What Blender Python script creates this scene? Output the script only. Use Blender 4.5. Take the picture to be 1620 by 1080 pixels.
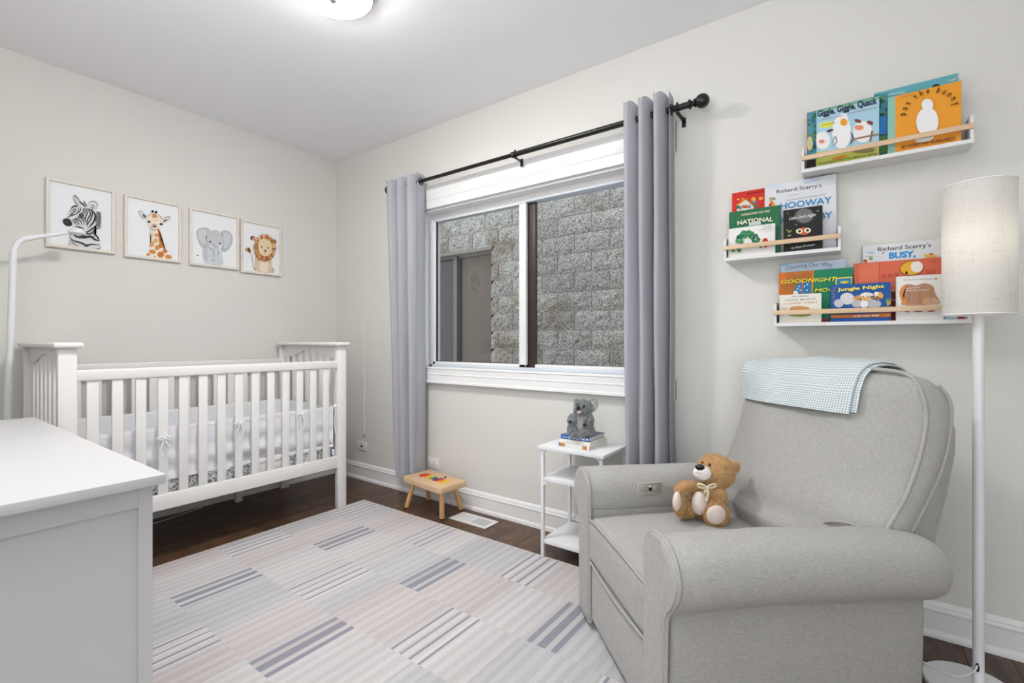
import bpy, bmesh, math, random
from mathutils import Vector, Matrix, noise
random.seed(7)
scene = bpy.context.scene
for o in list(bpy.data.objects): bpy.data.objects.remove(o)
COL = scene.collection
PI = math.pi

# ------------------------------------------------------------------ camera
F_PX, CXP, CYP = 750.0, 810.0, 540.0
YAW = math.radians(36.0)
CAM = Vector((3.422, -2.284, 1.06))
cam_d = bpy.data.cameras.new('camera'); cam = bpy.data.objects.new('camera', cam_d); COL.objects.link(cam)
cam.location = CAM; cam.rotation_euler = (PI/2, 0, YAW)
cam_d.sensor_width = 36; cam_d.lens = F_PX/1620*36; cam_d.clip_start = .02; cam_d.clip_end = 100
scene.camera = cam

# ------------------------------------------------------------------ world / exposure
wd = bpy.data.worlds.new('world'); scene.world = wd; wd.use_nodes = True
bg = wd.node_tree.nodes['Background']; bg.inputs[0].default_value = (.93, .96, 1.0, 1); bg.inputs[1].default_value = 2.6
vs = scene.view_settings; vs.view_transform = 'Standard'; vs.look = 'None'; vs.gamma = 1; vs.use_curve_mapping = False
vs.exposure = -.24

def area(name, loc, rot, sx, sy, power, col):
    l = bpy.data.lights.new(name, 'AREA'); l.shape = 'RECTANGLE'; l.size = sx; l.size_y = sy; l.energy = power; l.color = col
    o = bpy.data.objects.new(name, l); COL.objects.link(o); o.location = loc; o.rotation_euler = rot
    return o
# soft fill light added at the doorway behind the camera
hl = area('added_door_fill', (3.9, -3.35, 1.25), (math.radians(105), 0, math.radians(32)), 1.5, 1.8, 5, (1, .985, .97))
# fill lamp added behind the camera, aimed up to brighten the ceiling
fb = area('added_ceiling_fill', (2.85, -2.72, 1.5), (math.radians(160), 0, math.radians(38)), .3, .3, 40, (1, .99, .985)); fb.data.spread = math.radians(140)

# ------------------------------------------------------------------ pixel helpers (photo pixel -> point on a real plane)
_ca, _sa = math.cos(YAW), math.sin(YAW)
def ray(x, y):
    l = (x-CXP)/F_PX
    return Vector((l*_ca-_sa, l*_sa+_ca, -(y-CYP)/F_PX))
def onplane(x, y, ax, val):
    r = ray(x, y); return CAM + r*((val-CAM[ax])/r[ax])
def atdepth(x, y, d): return CAM + ray(x, y)*d

# ------------------------------------------------------------------ materials
def lin(c):
    return tuple(((v/255)/12.92 if v/255 <= .04045 else ((v/255+.055)/1.055)**2.4) for v in c) + (1,)
MATS = {}
def mat(name, rgb, rough=.6, metal=0, var=0, vscale=8, bump=0, bscale=60, spec=.5, rgb2=None, stretch=None, trans=0, sss=0, coat=0):
    if name in MATS: return MATS[name]
    m = bpy.data.materials.new(name); m.use_nodes = True; MATS[name] = m
    nt = m.node_tree; b = nt.nodes['Principled BSDF']
    b.inputs['Roughness'].default_value = rough; b.inputs['Metallic'].default_value = metal
    b.inputs['Specular IOR Level'].default_value = spec
    if coat: b.inputs['Coat Weight'].default_value = coat
    c1 = lin(rgb); b.inputs['Base Color'].default_value = c1
    tc = nt.nodes.new('ShaderNodeTexCoord'); mp = nt.nodes.new('ShaderNodeMapping'); nt.links.new(tc.outputs['Object'], mp.inputs[0])
    if stretch: mp.inputs['Scale'].default_value = stretch
    if var or rgb2:
        n = nt.nodes.new('ShaderNodeTexNoise'); n.inputs['Scale'].default_value = vscale; n.inputs['Detail'].default_value = 6
        nt.links.new(mp.outputs[0], n.inputs['Vector'])
        r = nt.nodes.new('ShaderNodeValToRGB'); nt.links.new(n.outputs[0], r.inputs[0]); nt.links.new(r.outputs[0], b.inputs['Base Color'])
        c2 = lin(rgb2) if rgb2 else tuple(max(0, v*(1-var)) for v in c1[:3])+(1,)
        r.color_ramp.elements[0].color = c2; r.color_ramp.elements[1].color = c1
        r.color_ramp.elements[0].position = .32; r.color_ramp.elements[1].position = .68
    if bump:
        n2 = nt.nodes.new('ShaderNodeTexNoise'); n2.inputs['Scale'].default_value = bscale; n2.inputs['Detail'].default_value = 4
        nt.links.new(mp.outputs[0], n2.inputs['Vector'])
        bp = nt.nodes.new('ShaderNodeBump'); bp.inputs['Strength'].default_value = bump; bp.inputs['Distance'].default_value = .01
        nt.links.new(n2.outputs[0], bp.inputs['Height']); nt.links.new(bp.outputs[0], b.inputs['Normal'])
    return m
def flat(rgb): # a plain printed ink / paint
    return mat('ink_%d_%d_%d' % rgb, rgb, rough=.55, spec=.3)

M_wall = mat('wall_paint', (223, 222, 217), .7, var=.02, vscale=2, bump=.03, bscale=180, spec=.25)
M_ceil = mat('ceiling_paint', (242, 242, 245), .8, bump=.03, bscale=150, spec=.2)
M_trim = mat('trim_paint', (236, 236, 236), .35, spec=.45)
M_white = mat('white_lacquer', (226, 226, 227), .38, spec=.45, bump=.01, bscale=40)
M_crib = mat('crib_paint', (234, 233, 231), .4, spec=.4)
M_metalw = mat('white_powder_coat', (232, 233, 236), .35, spec=.5)
M_black = mat('black_metal', (16, 15, 15), .32, spec=.5)
M_pine = mat('pale_pine', (226, 200, 168), .5, rgb2=(211, 178, 140), vscale=6, stretch=(1, 30, 30))
M_birch = mat('birch_wood', (222, 192, 156), .45, rgb2=(208, 174, 134), vscale=7, stretch=(2, 20, 20))
M_leg = mat('beech_leg', (222, 178, 122), .45, rgb2=(204, 156, 100), vscale=9, stretch=(14, 14, 2))
M_frame = mat('pale_oak_frame', (232, 225, 215), .55, rgb2=(222, 212, 200), vscale=10, stretch=(2, 8, 2))
M_paper = mat('paper', (238, 239, 242), .6, spec=.2)
M_pages = mat('book_pages', (236, 232, 222), .8, var=.12, vscale=5, stretch=(1, 1, 200))
M_dark = mat('dark_gap', (12, 11, 10), .8)
M_sky_vinyl = mat('sky_tinted_vinyl', (206, 214, 226), .35)  # white vinyl frame; the sky's light-blue highlight is put into its colour
M_bronze = mat('bronze_frame', (52, 42, 36), .45)
M_curtain = mat('grey_curtain', (222, 222, 229), .85, var=.05, vscale=300, bump=.05, bscale=500, spec=.15)
M_mesh = mat('white_mesh_liner', (236, 237, 240), .85, bump=.05, bscale=400, spec=.15)
M_trimfab = mat('white_binding', (244, 244, 247), .8, spec=.2)
M_nosk = mat('black_nose', (10, 9, 10), .3, spec=.6)
M_eye = mat('eye_bead', (8, 6, 6), .08, spec=.8)
M_mortar = mat('mortar', (190, 188, 184), .9)
M_outlet = mat('outlet_plastic', (232, 230, 226), .4)

def linen(name, rgb, rgb2, sc=260):
    m = bpy.data.materials.new(name); m.use_nodes = True; nt = m.node_tree; b = nt.nodes['Principled BSDF']
    b.inputs['Roughness'].default_value = .92; b.inputs['Specular IOR Level'].default_value = .15
    b.inputs['Sheen Weight'].default_value = .15
    tc = nt.nodes.new('ShaderNodeTexCoord')
    outs = []
    for st in ((1, .12, .5), (.12, 1, .12), (.5, .12, 1)):
        mp = nt.nodes.new('ShaderNodeMapping'); mp.inputs['Scale'].default_value = st
        nt.links.new(tc.outputs['Object'], mp.inputs[0])
        n = nt.nodes.new('ShaderNodeTexNoise'); n.inputs['Scale'].default_value = sc; n.inputs['Detail'].default_value = 3
        nt.links.new(mp.outputs[0], n.inputs['Vector']); outs.append(n)
    a = nt.nodes.new('ShaderNodeMath'); a.operation = 'ADD'; nt.links.new(outs[0].outputs[0], a.inputs[0]); nt.links.new(outs[1].outputs[0], a.inputs[1])
    a2 = nt.nodes.new('ShaderNodeMath'); a2.operation = 'ADD'; nt.links.new(a.outputs[0], a2.inputs[0]); nt.links.new(outs[2].outputs[0], a2.inputs[1])
    dv = nt.nodes.new('ShaderNodeMath'); dv.operation = 'DIVIDE'; dv.inputs[1].default_value = 3; nt.links.new(a2.outputs[0], dv.inputs[0])
    r = nt.nodes.new('ShaderNodeValToRGB'); nt.links.new(dv.outputs[0], r.inputs[0]); nt.links.new(r.outputs[0], b.inputs['Base Color'])
    r.color_ramp.elements[0].position = .36; r.color_ramp.elements[1].position = .64
    r.color_ramp.elements[0].color = lin(rgb2); r.color_ramp.elements[1].color = lin(rgb)
    bp = nt.nodes.new('ShaderNodeBump'); bp.inputs['Strength'].default_value = .25; bp.inputs['Distance'].default_value = .002
    nt.links.new(dv.outputs[0], bp.inputs['Height']); nt.links.new(bp.outputs[0], b.inputs['Normal'])
    return m
M_linen = linen('grey_linen', (182, 181, 178), (158, 157, 153), 520)

def floor_material():
    m = bpy.data.materials.new('dark_walnut_floor'); m.use_nodes = True; nt = m.node_tree; b = nt.nodes['Principled BSDF']
    b.inputs['Roughness'].default_value = .34; b.inputs['Specular IOR Level'].default_value = .4
    tc = nt.nodes.new('ShaderNodeTexCoord'); oi = nt.nodes.new('ShaderNodeObjectInfo')
    mp = nt.nodes.new('ShaderNodeMapping'); mp.inputs['Scale'].default_value = (9, 2.2, 1)
    nt.links.new(tc.outputs['Object'], mp.inputs[0])
    cmb = nt.nodes.new('ShaderNodeVectorMath'); cmb.operation = 'ADD'; nt.links.new(mp.outputs[0], cmb.inputs[0])
    sc = nt.nodes.new('ShaderNodeVectorMath'); sc.operation = 'SCALE'; sc.inputs['Scale'].default_value = .9
    nt.links.new(oi.outputs['Location'], sc.inputs[0]); nt.links.new(sc.outputs[0], cmb.inputs[1])
    n = nt.nodes.new('ShaderNodeTexNoise'); n.inputs['Scale'].default_value = 2.6; n.inputs['Detail'].default_value = 8; n.inputs['Distortion'].default_value = 1.6
    nt.links.new(cmb.outputs[0], n.inputs['Vector'])
    r = nt.nodes.new('ShaderNodeValToRGB'); nt.links.new(n.outputs[0], r.inputs[0])
    r.color_ramp.elements[0].position = .3; r.color_ramp.elements[0].color = lin((56, 38, 26))
    r.color_ramp.elements[1].position = .75; r.color_ramp.elements[1].color = lin((108, 78, 57))
    hs = nt.nodes.new('ShaderNodeHueSaturation'); nt.links.new(r.outputs[0], hs.inputs['Color'])
    mr = nt.nodes.new('ShaderNodeMapRange'); mr.inputs['To Min'].default_value = .8; mr.inputs['To Max'].default_value = 1.15
    nt.links.new(oi.outputs['Random'], mr.inputs['Value']); nt.links.new(mr.outputs[0], hs.inputs['Value'])
    nt.links.new(hs.outputs[0], b.inputs['Base Color'])
    bp = nt.nodes.new('ShaderNodeBump'); bp.inputs['Strength'].default_value = .08; bp.inputs['Distance'].default_value = .004
    nt.links.new(n.outputs[0], bp.inputs['Height']); nt.links.new(bp.outputs[0], b.inputs['Normal'])
    return m
M_floor = floor_material()

def block_material():
    m = bpy.data.materials.new('split_face_concrete'); m.use_nodes = True; nt = m.node_tree; b = nt.nodes['Principled BSDF']
    b.inputs['Roughness'].default_value = .95; b.inputs['Specular IOR Level'].default_value = .1
    tc = nt.nodes.new('ShaderNodeTexCoord'); oi = nt.nodes.new('ShaderNodeObjectInfo')
    ad = nt.nodes.new('ShaderNodeVectorMath'); ad.operation = 'ADD'
    nt.links.new(tc.outputs['Object'], ad.inputs[0]); nt.links.new(oi.outputs['Location'], ad.inputs[1])
    n = nt.nodes.new('ShaderNodeTexNoise'); n.inputs['Scale'].default_value = 64; n.inputs['Detail'].default_value = 6; n.inputs['Roughness'].default_value = .6
    v = nt.nodes.new('ShaderNodeTexNoise'); v.inputs['Scale'].default_value = 2.2; v.inputs['Detail'].default_value = 2
    nt.links.new(ad.outputs[0], n.inputs['Vector']); nt.links.new(ad.outputs[0], v.inputs['Vector'])
    r = nt.nodes.new('ShaderNodeValToRGB'); nt.links.new(n.outputs[0], r.inputs[0])
    r.color_ramp.elements[0].position = .38; r.color_ramp.elements[0].color = lin((106, 103, 99))
    r.color_ramp.elements[1].position = .60; r.color_ramp.elements[1].color = lin((190, 189, 185))
    e = r.color_ramp.elements.new(.48); e.color = lin((150, 147, 142))
    mx = nt.nodes.new('ShaderNodeMix'); mx.data_type = 'RGBA'; mx.blend_type = 'MULTIPLY'
    r2 = nt.nodes.new('ShaderNodeValToRGB'); nt.links.new(v.outputs[0], r2.inputs[0])
    r2.color_ramp.elements[0].position = .55; r2.color_ramp.elements[0].color = (1, 1, 1, 1)
    r2.color_ramp.elements[1].position = .75; r2.color_ramp.elements[1].color = lin((205, 188, 174))
    mx.inputs[0].default_value = 1
    nt.links.new(r.outputs[0], mx.inputs[6]); nt.links.new(r2.outputs[0], mx.inputs[7])
    hs = nt.nodes.new('ShaderNodeHueSaturation'); mr = nt.nodes.new('ShaderNodeMapRange'); mr.inputs['To Min'].default_value = .84; mr.inputs['To Max'].default_value = 1.14
    nt.links.new(oi.outputs['Random'], mr.inputs['Value']); nt.links.new(mr.outputs[0], hs.inputs['Value']); nt.links.new(mx.outputs[2], hs.inputs['Color'])
    nt.links.new(hs.outputs[0], b.inputs['Base Color'])
    bp = nt.nodes.new('ShaderNodeBump'); bp.inputs['Strength'].default_value = .9; bp.inputs['Distance'].default_value = .02
    nt.links.new(n.outputs[0], bp.inputs['Height']); nt.links.new(bp.outputs[0], b.inputs['Normal'])
    return m
M_block = block_material()

def glass_material(name, tint=(1, 1, 1, 1), refl=1.0):
    m = bpy.data.materials.new(name); m.use_nodes = True; nt = m.node_tree
    nt.nodes.remove(nt.nodes['Principled BSDF']); out = nt.nodes['Material Output']
    t = nt.nodes.new('ShaderNodeBsdfTransparent'); t.inputs[0].default_value = tint
    g = nt.nodes.new('ShaderNodeBsdfGlossy'); g.inputs['Roughness'].default_value = .01
    f = nt.nodes.new('ShaderNodeFresnel'); ge = nt.nodes.new('ShaderNodeNewGeometry')
    io = nt.nodes.new('ShaderNodeMapRange'); io.inputs['To Min'].default_value = 1.5; io.inputs['To Max'].default_value = 1/1.5
    nt.links.new(ge.outputs['Backfacing'], io.inputs['Value']); nt.links.new(io.outputs[0], f.inputs['IOR'])
    mu = nt.nodes.new('ShaderNodeMath'); mu.operation = 'MULTIPLY'; mu.inputs[1].default_value = refl; nt.links.new(f.outputs[0], mu.inputs[0])
    mx = nt.nodes.new('ShaderNodeMixShader'); nt.links.new(mu.outputs[0], mx.inputs[0]); nt.links.new(t.outputs[0], mx.inputs[1]); nt.links.new(g.outputs[0], mx.inputs[2])
    nt.links.new(mx.outputs[0], out.inputs[0]); return m
M_glass = glass_material('window_glass', (.93, .95, .95, 1), 1.0)

def emit_material(name, rgb, s):
    m = bpy.data.materials.new(name); m.use_nodes = True; nt = m.node_tree; b = nt.nodes['Principled BSDF']
    b.inputs['Base Color'].default_value = (.9, .9, .9, 1)
    b.inputs['Emission Color'].default_value = rgb; b.inputs['Emission Strength'].default_value = s; return m
M_diff = emit_material('lit_diffuser', (1, .98, .955, 1), 135)

def shade_material():
    m = bpy.data.materials.new('linen_lamp_shade'); m.use_nodes = True; nt = m.node_tree
    b = nt.nodes['Principled BSDF']; out = nt.nodes['Material Output']
    tc = nt.nodes.new('ShaderNodeTexCoord')
    rr = []
    for st in ((1, 1, .04), (.08, .08, 1)):
        mp = nt.nodes.new('ShaderNodeMapping'); mp.inputs['Scale'].default_value = st; nt.links.new(tc.outputs['Object'], mp.inputs[0])
        n = nt.nodes.new('ShaderNodeTexNoise'); n.inputs['Scale'].default_value = 260; n.inputs['Detail'].default_value = 3; nt.links.new(mp.outputs[0], n.inputs['Vector']); rr.append(n)
    a = nt.nodes.new('ShaderNodeMath'); a.operation = 'ADD'; nt.links.new(rr[0].outputs[0], a.inputs[0]); nt.links.new(rr[1].outputs[0], a.inputs[1])
    r = nt.nodes.new('ShaderNodeValToRGB'); nt.links.new(a.outputs[0], r.inputs[0])
    r.color_ramp.elements[0].position = .0; r.color_ramp.elements[0].color = lin((190, 186, 178)); r.color_ramp.elements[1].position = .95; r.color_ramp.elements[1].color = lin((240, 238, 234))
    nt.links.new(r.outputs[0], b.inputs['Base Color']); b.inputs['Roughness'].default_value = .9
    t = nt.nodes.new('ShaderNodeBsdfTranslucent'); nt.links.new(r.outputs[0], t.inputs[0])
    mx = nt.nodes.new('ShaderNodeMixShader'); mx.inputs[0].default_value = .42
    nt.links.new(b.outputs[0], mx.inputs[1]); nt.links.new(t.outputs[0], mx.inputs[2]); nt.links.new(mx.outputs[0], out.inputs[0]); return m
M_shade = shade_material()

def gingham():
    m = bpy.data.materials.new('gingham_cotton'); m.use_nodes = True; nt = m.node_tree; b = nt.nodes['Principled BSDF']
    b.inputs['Roughness'].default_value = .95; b.inputs['Specular IOR Level'].default_value = .1
    tc = nt.nodes.new('ShaderNodeTexCoord'); sp = nt.nodes.new('ShaderNodeSeparateXYZ'); nt.links.new(tc.outputs['UV'], sp.inputs[0])
    st = []
    for k in (0, 1):
        w = nt.nodes.new('ShaderNodeMath'); w.operation = 'MULTIPLY'; w.inputs[1].default_value = 130; nt.links.new(sp.outputs[k], w.inputs[0])
        fr = nt.nodes.new('ShaderNodeMath'); fr.operation = 'FRACT'; nt.links.new(w.outputs[0], fr.inputs[0])
        g = nt.nodes.new('ShaderNodeMath'); g.operation = 'GREATER_THAN'; g.inputs[1].default_value = .5; nt.links.new(fr.outputs[0], g.inputs[0]); st.append(g)
    a = nt.nodes.new('ShaderNodeMath'); a.operation = 'ADD'; nt.links.new(st[0].outputs[0], a.inputs[0]); nt.links.new(st[1].outputs[0], a.inputs[1])
    h = nt.nodes.new('ShaderNodeMath'); h.operation = 'MULTIPLY'; h.inputs[1].default_value = .5; nt.links.new(a.outputs[0], h.inputs[0])
    r = nt.nodes.new('ShaderNodeValToRGB'); nt.links.new(h.outputs[0], r.inputs[0])
    r.color_ramp.elements[0].position = 0; r.color_ramp.elements[0].color = lin((232, 236, 236)); r.color_ramp.elements[1].position = 1; r.color_ramp.elements[1].color = lin((156, 174, 179))
    nt.links.new(r.outputs[0], b.inputs['Base Color']); return m
M_ging = gingham()

def attr_material(name, rough=.95, bscale=900):
    m = bpy.data.materials.new(name); m.use_nodes = True; nt = m.node_tree; b = nt.nodes['Principled BSDF']
    b.inputs['Roughness'].default_value = rough; b.inputs['Specular IOR Level'].default_value = .12
    at = nt.nodes.new('ShaderNodeAttribute'); at.attribute_name = 'Col'
    tc = nt.nodes.new('ShaderNodeTexCoord'); mp = nt.nodes.new('ShaderNodeMapping'); mp.inputs['Scale'].default_value = (1, .35, 1)
    nt.links.new(tc.outputs['Object'], mp.inputs[0])
    w = nt.nodes.new('ShaderNodeTexNoise'); w.inputs['Scale'].default_value = bscale; nt.links.new(mp.outputs[0], w.inputs['Vector'])
    mr = nt.nodes.new('ShaderNodeMapRange'); mr.inputs['From Min'].default_value = .3; mr.inputs['From Max'].default_value = .7; mr.inputs['To Min'].default_value = .86; mr.inputs['To Max'].default_value = 1.1
    nt.links.new(w.outputs[0], mr.inputs['Value'])
    mx = nt.nodes.new('ShaderNodeMix'); mx.data_type = 'RGBA'; mx.blend_type = 'MULTIPLY'; mx.inputs[0].default_value = 1
    nt.links.new(at.outputs['Color'], mx.inputs[6]); nt.links.new(mr.outputs[0], mx.inputs[7]); nt.links.new(mx.outputs[2], b.inputs['Base Color'])
    bp = nt.nodes.new('ShaderNodeBump'); bp.inputs['Strength'].default_value = .35; bp.inputs['Distance'].default_value = .002
    nt.links.new(w.outputs[0], bp.inputs['Height']); nt.links.new(bp.outputs[0], b.inputs['Normal']); return m
M_rug = attr_material('woven_rug', bscale=700)
M_fur_bear = attr_material('bear_plush', bscale=300)
M_fur_koala = attr_material('koala_plush', bscale=300)

# ------------------------------------------------------------------ object helpers
WM = {}
def tag(o, label=None, cat=None, group=None, kind=None):
    if label: o['label'] = label
    if cat: o['category'] = cat
    if group: o['group'] = group
    if kind: o['kind'] = kind
    return o
def thing(name, label, cat, loc=(0, 0, 0), rz=0, group=None):
    o = bpy.data.objects.new(name, None); COL.objects.link(o); o.location = loc; o.rotation_euler = (0, 0, rz)
    o.empty_display_size = .1
    WM[o.name] = Matrix.Translation(Vector(loc)) @ Matrix.Rotation(rz, 4, 'Z')
    return tag(o, label, cat, group)
def finish(me, smooth=35):
    if smooth:
        me.polygons.foreach_set('use_smooth', [True]*len(me.polygons))
        me.set_sharp_from_angle(angle=math.radians(smooth))
def obj(name, bm, m, parent=None, smooth=35, world=True, label=None, kind=None):
    """link bm as ONE mesh object; bm is in world coordinates unless world=False"""
    if parent is not None and world: bm.transform(WM[parent.name].inverted())
    me = bpy.data.meshes.new(name); bm.to_mesh(me); bm.free(); finish(me, smooth)
    if isinstance(m, (list, tuple)):
        for x in m: me.materials.append(x)
    else: me.materials.append(m)
    o = bpy.data.objects.new(name, me); COL.objects.link(o)
    if parent is not None: o.parent = parent; WM[o.name] = WM[parent.name]
    else: WM[o.name] = Matrix.Identity(4)
    if label: o['label'] = label
    if kind: o['kind'] = kind
    return o
def origin_to(o, loc):     # move the origin of a top-level mesh to its base
    loc = Vector(loc); o.data.transform(Matrix.Translation(-loc)); o.location = loc
    WM[o.name] = Matrix.Translation(loc); return o
def struct(name, bm, m, parent=None, smooth=35):
    o = obj(name, bm, m, parent, smooth)
    if parent is None: o['kind'] = 'structure'
    return o
def link_mesh(name, me, parent, loc=(0, 0, 0), rot=(0, 0, 0)):
    o = bpy.data.objects.new(name, me); COL.objects.link(o); o.location = loc; o.rotation_euler = rot
    if parent is not None: o.parent = parent
    return o
def new(): return bmesh.new()
def box(bm, a, b, bev=0, seg=2, mi=0):
    x0, y0, z0 = [min(p, q) for p, q in zip(a, b)]; x1, y1, z1 = [max(p, q) for p, q in zip(a, b)]
    vs_ = [bm.verts.new(p) for p in ((x0, y0, z0), (x1, y0, z0), (x1, y1, z0), (x0, y1, z0), (x0, y0, z1), (x1, y0, z1), (x1, y1, z1), (x0, y1, z1))]
    fs = [bm.faces.new([vs_[i] for i in f]) for f in ((0, 3, 2, 1), (4, 5, 6, 7), (0, 1, 5, 4), (1, 2, 6, 5), (2, 3, 7, 6), (3, 0, 4, 7))]
    for f in fs: f.material_index = mi
    if bev:
        es = list({e for f in fs for e in f.edges})
        bmesh.ops.bevel(bm, geom=es, offset=bev, segments=seg, profile=.5, affect='EDGES', material=mi)
    return bm
def bx(a, b, bev=0, seg=2): return box(new(), a, b, bev, seg)
def prism(bm, pts, off, mi=0, bev=0):
    """pts: closed loop of 3-D points, extruded by vector off"""
    off = Vector(off); n = len(pts)
    A = [bm.verts.new(Vector(p)) for p in pts]; B = [bm.verts.new(Vector(p)+off) for p in pts]
    fs = [bm.faces.new(A[::-1]), bm.faces.new(B)]
    for i in range(n): fs.append(bm.faces.new((A[i], A[(i+1) % n], B[(i+1) % n], B[i])))
    for f in fs: f.material_index = mi
    bmesh.ops.recalc_face_normals(bm, faces=fs)
    if bev:
        es = list({e for f in fs[:2] for e in f.edges}); bmesh.ops.bevel(bm, geom=es, offset=bev, segments=2, profile=.5, affect='EDGES')
    return bm
def catmull(pts, n=8, closed=False):
    P = [Vector(p) for p in pts]; out = []; m = len(P)
    rng = m if closed else m-1
    for i in range(rng):
        p0 = P[(i-1) % m] if closed or i > 0 else P[0]; p1 = P[i]; p2 = P[(i+1) % m]
        p3 = P[(i+2) % m] if closed or i+2 < m else P[-1]
        for k in range(n):
            t = k/n; out.append(.5*((2*p1)+(p2-p0)*t+(2*p0-5*p1+4*p2-p3)*t*t+(3*p1-p0-3*p2+p3)*t**3))
    if not closed: out.append(P[-1].copy())
    return out
def tube(bm, path, r, n=10, closed=False, mi=0, cap=True):
    P = [Vector(p) for p in path]; m = len(P); rings = []
    up = Vector((0, 0, 1)); prev = None
    for i in range(m):
        a = P[(i-1) % m] if closed or i > 0 else P[0]; b = P[(i+1) % m] if closed or i < m-1 else P[-1]
        t = (b-a).normalized()
        if prev is None:
            s = t.cross(up)
            if s.length < 1e-3: s = t.cross(Vector((1, 0, 0)))
        else: s = prev - t*prev.dot(t)
        s.normalize(); prev = s; w = t.cross(s).normalized()
        rr = r[i] if isinstance(r, (list, tuple)) else r
        rings.append([bm.verts.new(P[i]+(s*math.cos(2*PI*k/n)+w*math.sin(2*PI*k/n))*rr) for k in range(n)])
    fs = []
    for i in range(m if closed else m-1):
        A, B = rings[i], rings[(i+1) % m]
        for k in range(n): fs.append(bm.faces.new((A[k], A[(k+1) % n], B[(k+1) % n], B[k])))
    if cap and not closed: fs.append(bm.faces.new(rings[0][::-1])); fs.append(bm.faces.new(rings[-1]))
    for f in fs: f.material_index = mi
    bmesh.ops.recalc_face_normals(bm, faces=fs)
    return bm
def lathe(bm, prof, c, n=32, axis='Z', mi=0):
    """prof: (radius, height) pairs about axis through c"""
    rings = []
    for r, h in prof:
        ring = []
        for k in range(n):
            a = 2*PI*k/n
            if axis == 'Z': p = (r*math.cos(a), r*math.sin(a), h)
            elif axis == 'X': p = (h, r*math.cos(a), r*math.sin(a))
            else: p = (r*math.cos(a), h, r*math.sin(a))
            ring.append(bm.verts.new(Vector(c)+Vector(p)))
        rings.append(ring)
    fs = []
    for A, B in zip(rings, rings[1:]):
        for k in range(n): fs.append(bm.faces.new((A[k], A[(k+1) % n], B[(k+1) % n], B[k])))
    fs.append(bm.faces.new(rings[0][::-1])); fs.append(bm.faces.new(rings[-1]))
    for f in fs: f.material_index = mi
    bmesh.ops.recalc_face_normals(bm, faces=fs); return bm
def loft(bm, rings, capa=True, capb=True, closed=True):
    R = [[bm.verts.new(Vector(p)) for p in r] for r in rings]; n = len(R[0]); fs = []
    for A, B in zip(R, R[1:]):
        for k in range(n if closed else n-1): fs.append(bm.faces.new((A[k], A[(k+1) % n], B[(k+1) % n], B[k])))
    if capa: fs.append(bm.faces.new(R[0][::-1]))
    if capb: fs.append(bm.faces.new(R[-1]))
    bmesh.ops.recalc_face_normals(bm, faces=fs); return bm
def ellipsoid(bm, c, r, rot=None, u=24, v=16, mi=0):
    M = Matrix.Translation(Vector(c)) @ (rot.to_4x4() if rot else Matrix.Identity(4)) @ Matrix.Diagonal((*r, 1))
    res = bmesh.ops.create_uvsphere(bm, u_segments=u, v_segments=v, radius=1, matrix=M)
    for f in {f for vv in res['verts'] for f in vv.link_faces}: f.material_index = mi
    return bm

# ------------------------------------------------------------------ flat print (artwork and lettering on a plane)
_tcache = {}; ASP = {}
def text_mesh(s, bold=0.0, shear=0.0):
    key = (s, bold, shear)
    if key in _tcache: return _tcache[key]
    c = bpy.data.curves.new('t', 'FONT'); c.body = s; c.size = 1; c.offset = bold; c.shear = shear; c.resolution_u = 3
    o = bpy.data.objects.new('t', c); COL.objects.link(o); dg = bpy.context.evaluated_depsgraph_get()
    me = bpy.data.meshes.new_from_object(o.evaluated_get(dg))
    V = [(v.co.x, v.co.y) for v in me.vertices]; Fc = [tuple(p.vertices) for p in me.polygons]
    bpy.data.objects.remove(o); bpy.data.curves.remove(c); bpy.data.meshes.remove(me)
    x0 = min(v[0] for v in V); x1 = max(v[0] for v in V)
    _tcache[key] = ([((x-x0)/(x1-x0), y/.73) for x, y in V], Fc); ASP[key] = (x1-x0)/.73; return _tcache[key]
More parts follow.
